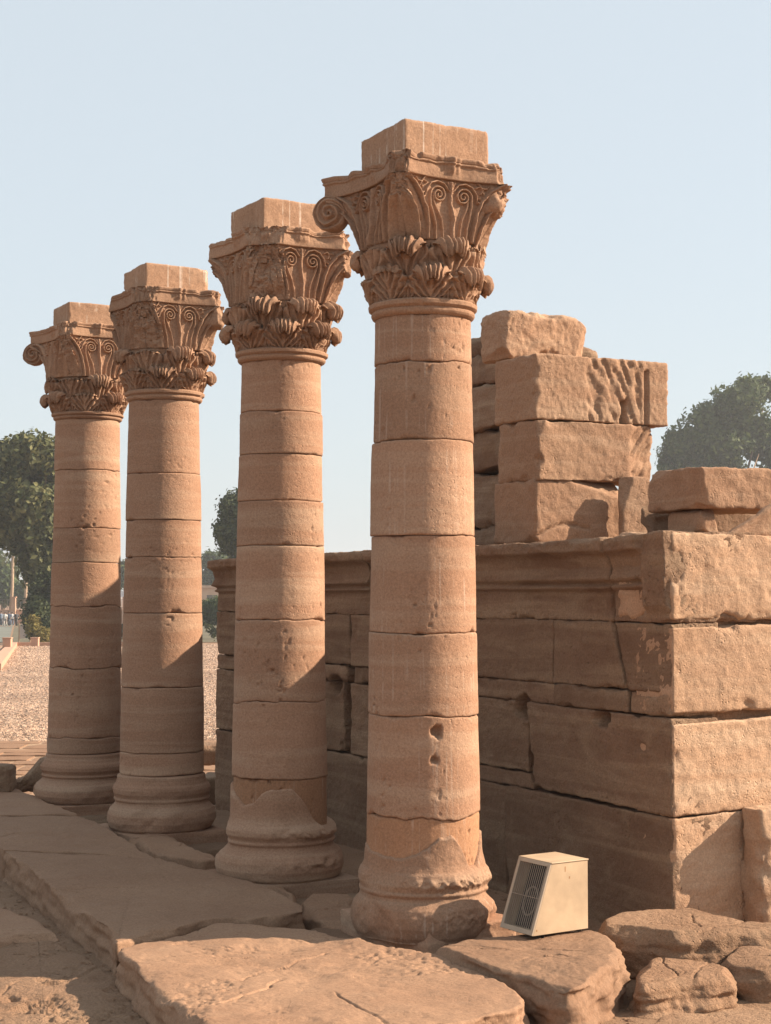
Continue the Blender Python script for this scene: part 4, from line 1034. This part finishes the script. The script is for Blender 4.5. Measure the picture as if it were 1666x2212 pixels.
o = link('gravel_stones', raw_mesh('gravel_stones', v, None, t, smooth=False), gm2, origin=(0, 0, 0)); tag(o, 'loose gravel stones', 'gravel', kind='stuff')
# grit and chips lying in the joints and on the low ground round the slabs
def debris(n, seed):
    rg = np.random.default_rng(seed); pxs = rg.uniform(-40, 1700, n); pys = rg.uniform(1690, 2240, n)
    P_ = np.array([on_z(x, y, -.17) for x, y in zip(pxs, pys)]); cl = fbm(P_, 2.2, 3, seed); P_ = P_[cl > -.05]; n = len(P_)
    z = hgt(P_[:, 0], P_[:, 1]); sz = .004 + .013*rg.random(n)**3
    jit = 1 + .6*(rg.random((n, 6, 1)) - .5); b_ = base[None]*jit*sz[:, None, None]*np.array([1.4, 1.0, .6]); a = rg.random(n)*6.28
    vx = b_[..., 0]*np.cos(a)[:, None] - b_[..., 1]*np.sin(a)[:, None] + P_[:, :1]; vy = b_[..., 0]*np.sin(a)[:, None] + b_[..., 1]*np.cos(a)[:, None] + P_[:, 1:2]
    v = np.stack([vx, vy, b_[..., 2] + (z + .002)[:, None]], -1).reshape(-1, 3); t = (tr[None] + (np.arange(n)*6)[:, None, None]).reshape(-1, 3)
    o = link('stone_grit', raw_mesh('stone_grit', v, None, t, smooth=False), M['slab'], origin=(0, 0, 0)); tag(o, 'small chips of stone on the sandy ground', 'grit', kind='stuff')
debris(9000, 5)
# slightly mounded whitish gravel between second column and wall
# kerb and path
kb = on_far(60, 1388)[1]
def far_pt(x, d, z=None):
    p = on_y(x, 1282, d); p[2] = far_z(d) if z is None else z; return p
M['pink'] = plain('pink_plaster', (.46, .27, .18), .9, .1, 3)
mb = MB(); a, b = on_far(20, 1396), on_far(420, 1393); b[1] = a[1]; b[2] = a[2]; mb.box(a - UP*.3, b - a, np.array([0, .4, 0]), UP*.56)
c_ = on_far(-30, 1450); mb.box(c_ - UP*.3, a + np.array([0, .2, 0]) - c_, np.array([.5, 0, 0]), UP*.56); o = mb.build('kerb_wall', M['pink']); tag(o, 'low pale kerb wall round the far corner of the gravel bed', 'kerb')
for i, (x, y, w, h) in enumerate(((14, 1408, .22, .72), (74, 1397, .24, .55))):
    p = on_far(x, y); mb = MB(); mb.box(p - np.array([w, 0, .2]), np.array([2*w, 0, 0]), np.array([0, 2*w, 0]), UP*(h + .2))
    mb.box(p + np.array([-w-.03, -.03, h + .002]), np.array([2*w+.06, 0, 0]), np.array([0, 2*w+.06, 0]), UP*.06)
    o = mb.build('kerb_post', M['pink']); tag(o, ['short square post at the left corner of the far kerb', 'short square post on the far kerb before the information board'][i], 'post')
pm = plain('path_concrete', (.13, .135, .11), .9, .2, .4)
p0, p1 = kb + .6, 200
strip('walkway', ([((-60-833)/3500*p0*1.0, p0), ((22-833)/3500*p0, p0)], [((-60-833)/3500*p1, p1), ((30-833)/3500*p1, p1)]), .014, pm, 'grey visitor path leading to the gate')
# far garden ground
gd = plain('dry_lawn', (.10, .085, .045), .95, .3, .3)
strip('lawn', ([((26-833)/3500*p0, p0), (30, p0)], [((34-833)/3500*p1, p1), (60, p1)]), .013, gd, 'dark planted bed behind the gravel')

# ------------------------------------------------------------------ trees and plants
def leafmat(name, c1, c2, tr=.25):
    m, n, l, bs = newmat(name)
    geo = n.new('ShaderNodeNewGeometry'); r = n.new('ShaderNodeValToRGB'); l.new(geo.outputs['Random Per Island'], r.inputs[0])
    r.color_ramp.elements[0].color = rgb(c1); r.color_ramp.elements[1].color = rgb(c2)
    l.new(r.outputs[0], bs.inputs['Base Color']); bs.inputs['Roughness'].default_value = .7; bs.inputs['Specular IOR Level'].default_value = .25
    tl = n.new('ShaderNodeBsdfTranslucent'); l.new(r.outputs[0], tl.inputs[0]); mx = n.new('ShaderNodeMixShader'); mx.inputs[0].default_value = tr
    l.new(bs.outputs[0], mx.inputs[1]); l.new(tl.outputs[0], mx.inputs[2]); l.new(mx.outputs[0], n['Material Output'].inputs[0]); return m
bark = plain('bark', (.20, .14, .09), .95, .3, 3, .03, bscale=6)
def crown_mesh(blobs, n, size, seed, gap=-.05, shell=.5, f=.55, clump=10):
    """blobs: (x,y,z,rx,ry,rz); leaves as small two-triangle blades in clumps"""
    rg = np.random.default_rng(seed); vol = np.array([b[3]*b[4]+b[5]*b[4] for b in blobs]); vol = vol/vol.sum()
    nc = n//clump
    bi = rg.choice(len(blobs), nc, p=vol); bl = np.array(blobs)[bi]
    d = rg.normal(size=(nc, 3)); d /= np.linalg.norm(d, axis=1, keepdims=True)
    rad = shell + (1 - shell)*rg.random(nc)**.6
    c = bl[:, :3] + d*bl[:, 3:]*rad[:, None]
    c = c + d*bl[:, 3:]*(.16*fbm(c, f*1.3, 3, seed+1))[:, None]
    keep = fbm(c, f, 3, seed) > gap; c, d = c[keep], d[keep]; nc = len(c)
    c = np.repeat(c, clump, 0); d = np.repeat(d, clump, 0); m = len(c)
    c = c + rg.normal(size=(m, 3))*size*1.05
    nrm = d*1.0 + rg.normal(size=(m, 3))*.65 + np.array([0, 0, .25]); nrm /= np.linalg.norm(nrm, axis=1, keepdims=True)
    a = np.cross(nrm, rg.normal(size=(m, 3))); a /= np.linalg.norm(a, axis=1, keepdims=True); b = np.cross(nrm, a)
    s = size*(.6 + .7*rg.random(m))[:, None]
    v = np.stack([c - a*s, c + b*s*.55, c + a*s, c - b*s*.55 + nrm*s*.2], 1).reshape(-1, 3)
    q = np.arange(m*4).reshape(-1, 4); return raw_mesh('crown', v, q, smooth=False)
def tree(label, blobs_px, d, mat, n, size, seed, base=None, trunk=None, name='broadleaf_tree', cat='tree', group=None, gap=-.05, depth=1.0, f=.55, limbs=True):
    bl = []
    rg = random.Random(seed)
    for x, y, rx, ry in blobs_px:
        p = on_y(x, y, d + rg.uniform(-.4, .4)*rx/F*d); bl.append((p[0], p[1], p[2], rx/F*d, rx/F*d*depth, ry/F*d))
    bx = base[0] if base else sum(b[0] for b in blobs_px)/len(blobs_px); z0 = far_z(d)
    bp = on_y(bx, 1282, d); par = empty(name, (bp[0], bp[1], z0), label, cat, group)
    link('crown', crown_mesh(bl, n, size, seed, gap=gap, f=f), mat, par)
    if trunk:
        mb = MB(); top = np.array([np.mean([b[0] for b in bl]), np.mean([b[1] for b in bl]), np.mean([b[2] for b in bl])]); b0 = np.array([bp[0], bp[1], z0 - .2])
        pts = [b0 + (top - b0)*f_ + np.array([.25*math.sin(f_*4), .1*math.cos(f_*5), 0])*trunk*2 for f_ in np.linspace(0, 1, 7)]
        mb.tube(pts, list(np.linspace(trunk, trunk*.35, 7)), 10)
        if limbs:
            for b in bl[:8]:
                e = np.array(b[:3]); s0 = pts[3] if e[2] > pts[3][2] else pts[2]; mid = (s0 + e)/2 + np.array([0, 0, .3]); mb.tube([s0, mid, e], [trunk*.45, trunk*.3, trunk*.1], 6)
        mb.build('trunk', bark, par, smooth=True)
    return par
G1 = leafmat('leaf_grey_green', (.050, .068, .024), (.17, .165, .065)); G2 = leafmat('leaf_dark', (.034, .052, .020), (.09, .105, .042)); G3 = leafmat('leaf_mid', (.038, .066, .022), (.105, .135, .042)); G4 = leafmat('leaf_yellow', (.13, .115, .03), (.30, .235, .07))
GP = leafmat('palm_leaf', (.10, .10, .05), (.20, .18, .09))
tree('large grey-green broadleaf tree at the left edge behind the farthest column', [(20, 1010, 50, 55), (65, 985, 42, 48), (100, 1010, 34, 52), (15, 1080, 52, 60), (70, 1070, 55, 65), (110, 1100, 36, 70), (30, 1145, 42, 45), (80, 1160, 48, 60), (110, 1210, 30, 50), (75, 1215, 36, 40), (150, 1060, 30, 60), (-40, 1080, 50, 70), (145, 1180, 30, 60)], 118, G1, 52000, .25, 701, base=(95, 1380), trunk=.45, gap=-.14, f=.42)
tree('dark conical evergreen below the large tree, left of the farthest column', [(100, 1290, 32, 55), (92, 1330, 38, 50), (108, 1350, 34, 40), (120, 1270, 26, 50)], 115, G2, 22000, .16, 702, base=(103, 1388), trunk=.2, name='evergreen_shrub', cat='shrub', gap=-.4)
for i, (x, y, rx, ry) in enumerate(((72, 1352, 14, 22), (94, 1366, 14, 24))):
    tree(['yellow-green bush just right of the information board', 'low yellow-green bush at the foot of the dark evergreen'][i], [(x, y, rx, ry), (x+3, y+10, rx, ry*.8)], 113.5 - i, G4, 5000, .10, 705+i, name='garden_bush', cat='bush', group='bushes behind the kerb', gap=-.4)
tree('dark rounded tree partly hidden behind the second column from the right', [(520, 1110, 44, 48), (500, 1150, 34, 44), (560, 1120, 46, 62), (600, 1150, 50, 60), (540, 1180, 50, 40)], 125, G2, 30000, .19, 711, base=(560, 1380), trunk=.35, gap=-.3)
tree('hazy distant tree seen between the second column and the wall end', [(452, 1225, 14, 30), (462, 1245, 16, 30), (480, 1235, 24, 40), (440, 1250, 14, 24)], 260, G3, 12000, .32, 712, base=(470, 1300), trunk=.3, gap=-.3, limbs=False)
tree('small distant tree glimpsed in the gap between the two farthest columns', [(265, 1250, 7, 26), (270, 1235, 8, 22)], 260, G3, 3500, .3, 713, base=(268, 1300), trunk=.2, limbs=False, gap=-.5)
tree('rounded green bush before the beige building, beyond the second column', [(452, 1322, 22, 24), (475, 1318, 24, 30), (436, 1325, 16, 22)], 135, G3, 14000, .14, 714, name='garden_bush', cat='bush', group='bushes behind the kerb', gap=-.4)
tree('clipped dark hedge along the back of the gravel bed', [(x, 1362, 16, 12) for x in range(245, 700, 22)], 124, G2, 30000, .11, 715, name='clipped_hedge', cat='hedge', gap=-.6)
tree('large hazy round-crowned tree at the right edge behind the pile of blocks', [(1600, 860, 56, 52), (1580, 900, 50, 50), (1650, 880, 60, 70), (1520, 925, 50, 52), (1480, 965, 46, 46), (1560, 970, 70, 60), (1640, 980, 70, 70), (1450, 1000, 24, 40), (1530, 1020, 70, 50), (1700, 940, 60, 90), (1500, 1080, 60, 60), (1620, 1080, 80, 70)], 220, G3, 100000, .36, 721, base=(1585, 1300), trunk=.6, gap=-.10, f=.26)
# hazy woodland and palms at far left
tree('hazy grey-green tree far beyond the fence at the left edge', [(8, 1250, 30, 40), (-20, 1230, 30, 50), (20, 1280, 30, 30)], 240, G3, 12000, .32, 731, base=(5, 1320), trunk=.3, gap=-.2, limbs=False)
tree('low hazy tree between the palms and the dark evergreen', [(62, 1270, 22, 26), (50, 1290, 26, 20), (85, 1280, 24, 28)], 235, G3, 10000, .30, 732, base=(65, 1320), trunk=.3, gap=-.3, limbs=False)
def palm(label, x, ytop, ybase, d, seed, fr_px=34):
    rg = random.Random(seed); z0 = far_z(d); b = on_y(x, 1282, d); b[2] = z0; tp = on_y(x + 6, ytop, d)
    par = empty('palm_tree', tuple(b), label, 'palm tree', 'palm trees beyond the fence')
    mb = MB(); mb.tube([b, b*.5 + tp*.5 + np.array([.12, 0, 0]), tp], [.28, .2, .2], 8); mb.build('trunk', plain('palm_bark', (.33, .24, .16), .9, .2, 4), par, smooth=True)
    Lf = fr_px/F*d; mb = MB(); va, qa = [], []
    for k in range(26):
        a = rg.uniform(0, 6.28); el = rg.uniform(-.5, 1.2); prev = tp.copy(); dirv = np.array([math.cos(a)*math.cos(el), math.sin(a)*math.cos(el), math.sin(el)]); pts = [prev]
        for j in range(9):
            dirv = dirv + np.array([0, 0, -.16]); dirv /= np.linalg.norm(dirv); prev = prev + dirv*Lf/9; pts.append(prev)
        for j in range(1, 10):
            sd2 = np.cross(pts[j] - pts[j-1], UP); sd2 /= np.linalg.norm(sd2) + 1e-9
            for s in (-1, 1):
                for h in (0, .5):
                    p = pts[j-1]*(1-h) + pts[j]*h; t_ = p + sd2*s*Lf*.20*(1 - j/13) + (pts[j]-pts[j-1])*.9 - UP*Lf*.10
                    w = (pts[j]-pts[j-1])*.22; mb.add([p, p + w, t_ + w*.2, t_], [(0, 1, 2, 3)])
    mb.build('crown', GP, par)
palm('palm tree with a slim pale trunk left of the large tree', 51, 1222, 1320, 205, 1)
palm('palm tree at the left edge, its feathery crown highest beyond the fence', 22, 1196, 1320, 215, 2, 36)

# ------------------------------------------------------------------ far fence wall, building, sign, visitors
d = 200
fw_ = empty('boundary_wall', tuple(far_pt(30, d)), 'low orange boundary wall with a railing and a brick pillar beyond the visitors', 'wall')
mb = MB(); a, b = far_pt(-80, d), far_pt(330, d); mb.box(a - UP*.3, b - a, np.array([0, .4, 0]), UP*(z_at(1317, d) - far_z(d) + .3)); mb.build('wall_base', M['pink'], fw_)
mb = MB(); p = far_pt(29, d - .6); mb.box(p - np.array([.22, 0, .2])*1.0, np.array([.46, 0, 0])*1.0, np.array([0, .5, 0]), UP*(z_at(1291, d) - far_z(d) + .2)); mb.box(np.array([p[0]-.30, p[1]-.1, z_at(1291, d)]), np.array([.62, 0, 0]), np.array([0, .7, 0]), UP*.12); mb.build('pillar', M['pink'], fw_)
mb = MB(); z1, z2_ = z_at(1316, d), z_at(1296, d)
for zz_ in (z1 + .15, z2_): mb.box(np.array([a[0], d + .1, zz_]), np.array([b[0]-a[0], 0, 0]), np.array([0, .05, 0]), UP*.05)
x = a[0]
while x < b[0]: mb.box(np.array([x, d + .1, z1]), np.array([.035, 0, 0]), np.array([0, .04, 0]), UP*(z2_ - z1)); x += .32
mb.build('railing', plain('railing_paint', (.16, .13, .11), .6), fw_)
d = 230
bd = empty('far_building', tuple(far_pt(470, d)), 'long low beige building with a dark window beyond the bushes', 'building')
mb = MB(); xa, xb = far_pt(436, d)[0], far_pt(640, d)[0]; zt1 = z_at(1270, d); zb1 = far_z(d) - .3
mb.box((xa, d, zb1), (xb - xa, 0, 0), (0, 8, 0), (0, 0, zt1 - zb1)); mb.box((xa - .3, d - .3, zt1 + .01), (xb - xa + .6, 0, 0), (0, 8.6, 0), (0, 0, .35)); mb.build('wall', plain('beige_render', (.46, .34, .24), .9, .08, 1), bd)
for x in (447, 500, 560): 
    mb = MB(); x0 = far_pt(x, d)[0]; mb.box((x0, d - .03, z_at(1297, d)), (1.45, 0, 0), (0, .06, 0), (0, 0, .75)); mb.build('window', plain('dark_window', (.10, .085, .075), .3), bd)
bd = empty('far_house', tuple(far_pt(262, d)), 'small white-roofed building glimpsed between the two farthest columns', 'building')
mb = MB(); xa, xb = far_pt(240, d)[0], far_pt(285, d)[0]; mb.box((xa, d + 10, zb1), (xb - xa, 0, 0), (0, 6, 0), (0, 0, z_at(1290, d) - zb1)); mb.build('wall', M['pink'], bd)
mb = MB(); mb.box((xa - .2, d + 9.8, z_at(1290, d)), (xb - xa + .4, 0, 0), (0, 6.4, 0), (0, 0, .9)); mb.build('roof', plain('pale_roof', (.55, .58, .60), .6), bd)
d = 117
sg = empty('information_board', tuple(far_pt(51, d)), 'blank-looking pale information board on two wooden posts behind the kerb', 'sign')
sc_ = d/F; zg = far_z(d)
mb = MB(); mb.box((far_pt(44, d)[0], d, z_at(1379, d)), (21*sc_*1.0 if False else 20.5*sc_, 0, 0), (0, .08, 0), (0, 0, 30*sc_)); mb.build('panel', plain('board_face', (.62, .52, .45), .6, .06, 8), sg)
for x in (41, 65):
    mb = MB(); x0 = far_pt(x, d)[0]; mb.box((x0, d - .02, zg - .2), (.07, 0, 0), (0, .12, 0), (0, 0, z_at(1347, d) - zg + .2)); mb.build('post', plain('board_post', (.42, .30, .20), .8), sg)

def person(label, x, d, hh, cl, pose, seed):
    rg = random.Random(seed); p = far_pt(x, d); s = hh/1.75
    par = empty('person', tuple(p), label, 'person', 'visitors walking on the path')
    st = .16*pose
    V = [(0, 0, .95), (0, 0, 1.12), (0, -.01, 1.35), (0, 0, 1.5), (0, -.02, 1.60), (0, -.02, 1.71),
         (.10, 0, .92), (.11, -st, .50), (.11, -st*.6, .09), (.11, -st*.6 - .14, .04), (-.10, 0, .92), (-.11, st, .50), (-.11, st*1.9, .10), (-.11, st*1.9 - .12, .05),
         (.19, 0, 1.42), (.25, st*.6, 1.15), (.24, st*.2 - .08, .92), (.24, st*.2 - .10, .82), (-.19, 0, 1.42), (-.25, -st*.6, 1.15), (-.24, -st*.4 - .08, .92), (-.24, -st*.4 - .10, .82)]
    E = [(0, 1), (1, 2), (2, 3), (3, 4), (4, 5), (0, 6), (6, 7), (7, 8), (8, 9), (0, 10), (10, 11), (11, 12), (12, 13), (2, 14), (14, 15), (15, 16), (16, 17), (2, 18), (18, 19), (19, 20), (20, 21)]
    rad = [.14, .13, .15, .055, .085, .085, .095, .065, .045, .035, .095, .065, .045, .035, .06, .045, .035, .028, .06, .045, .035, .028]
    me = bpy.data.meshes.new('body'); me.from_pydata([(a*s, b*s, c*s) for a, b, c in V], E, [])
    o = bpy.data.objects.new('body', me); COL.objects.link(o); o.parent = par
    me.skin_vertices or True
    md = o.modifiers.new('skin', 'SKIN')
    for i, sv in enumerate(me.skin_vertices[0].data): sv.radius = (rad[i]*s, rad[i]*s*.8); sv.use_root = (i == 0)
    o.modifiers.new('sub', 'SUBSURF').levels = 1; o.modifiers['sub'].render_levels = 2
    me.materials.append(plain('skin_tone', (.36, .22, .15), .6))
    def blob(nm, pts, rr, mat):
        mb = MB(); mb.tube([np.array(q)*s + p for q in pts], [r_*s for r_ in rr], 12); mb.build(nm, mat, par, smooth=True)
    top, bot = cl
    blob('shirt', [(0, 0, .90), (0, 0, 1.05), (0, 0, 1.3), (0, 0, 1.44), (0, 0, 1.5)], [.19, .17, .20, .19, .08], plain('shirt_cloth', top, .9))
    blob('trouser_leg', [(.10, 0, .92), (.11, -st, .50), (.11, -st*.6, .12)], [.115, .085, .07], plain('trouser_cloth', bot, .9))
    blob('trouser_leg', [(-.10, 0, .92), (-.11, st, .50), (-.11, st*1.9, .13)], [.115, .085, .07], plain('trouser_cloth', bot, .9))
    for sgn in (1, -1): blob('sleeve', [(.19*sgn, 0, 1.43), (.25*sgn, st*.6*sgn, 1.15)], [.075, .06], plain('sleeve_cloth', top, .9))
    blob('hair', [(0, .02, 1.62), (0, .01, 1.72), (0, 0, 1.80)], [.085, .098, .04], plain('dark_hair', (.03, .022, .018), .8))
person('person in a dark jacket and dark trousers, rightmost of the walking visitors', 36, 183, 1.70, ((.06, .06, .065), (.07, .065, .06)), 1, 1)
person('person in a white top and blue-grey trousers, second from the right among the visitors', 27, 186, 1.62, ((.55, .55, .56), (.10, .13, .18)), -1, 2)
person('person in a dark blue top, third from the right among the visitors', 20, 184, 1.72, ((.05, .07, .11), (.09, .10, .12)), 1, 3)
person('person in a pale shirt and light trousers, fourth from the right among the visitors', 12, 182, 1.66, ((.60, .58, .55), (.34, .32, .30)), -1, 4)
person('person in a grey-blue top, leftmost visitor at the left edge', 3, 185, 1.70, ((.18, .22, .28), (.06, .07, .09)), 1, 5)

hm = bpy.data.materials.new('haze_air'); hm.use_nodes = True; hn = hm.node_tree; hn.nodes.clear()
ho = hn.nodes.new('ShaderNodeOutputMaterial'); hv = hn.nodes.new('ShaderNodeVolumePrincipled'); hv.inputs['Color'].default_value = (.9, .93, .97, 1); hv.inputs['Density'].default_value = .0005
hv.inputs['Anisotropy'].default_value = .2; hn.links.new(hv.outputs[0], ho.inputs['Volume'])
mb = MB(); mb.box((-950, -70, -5), (1900, 0, 0), (0, 2650, 0), (0, 0, 35)); o = mb.build('haze', hm, origin=(0, 0, 0)); tag(o, kind='stuff')
for o in bpy.data.objects:
    if '_o' in o.keys(): del o['_o']
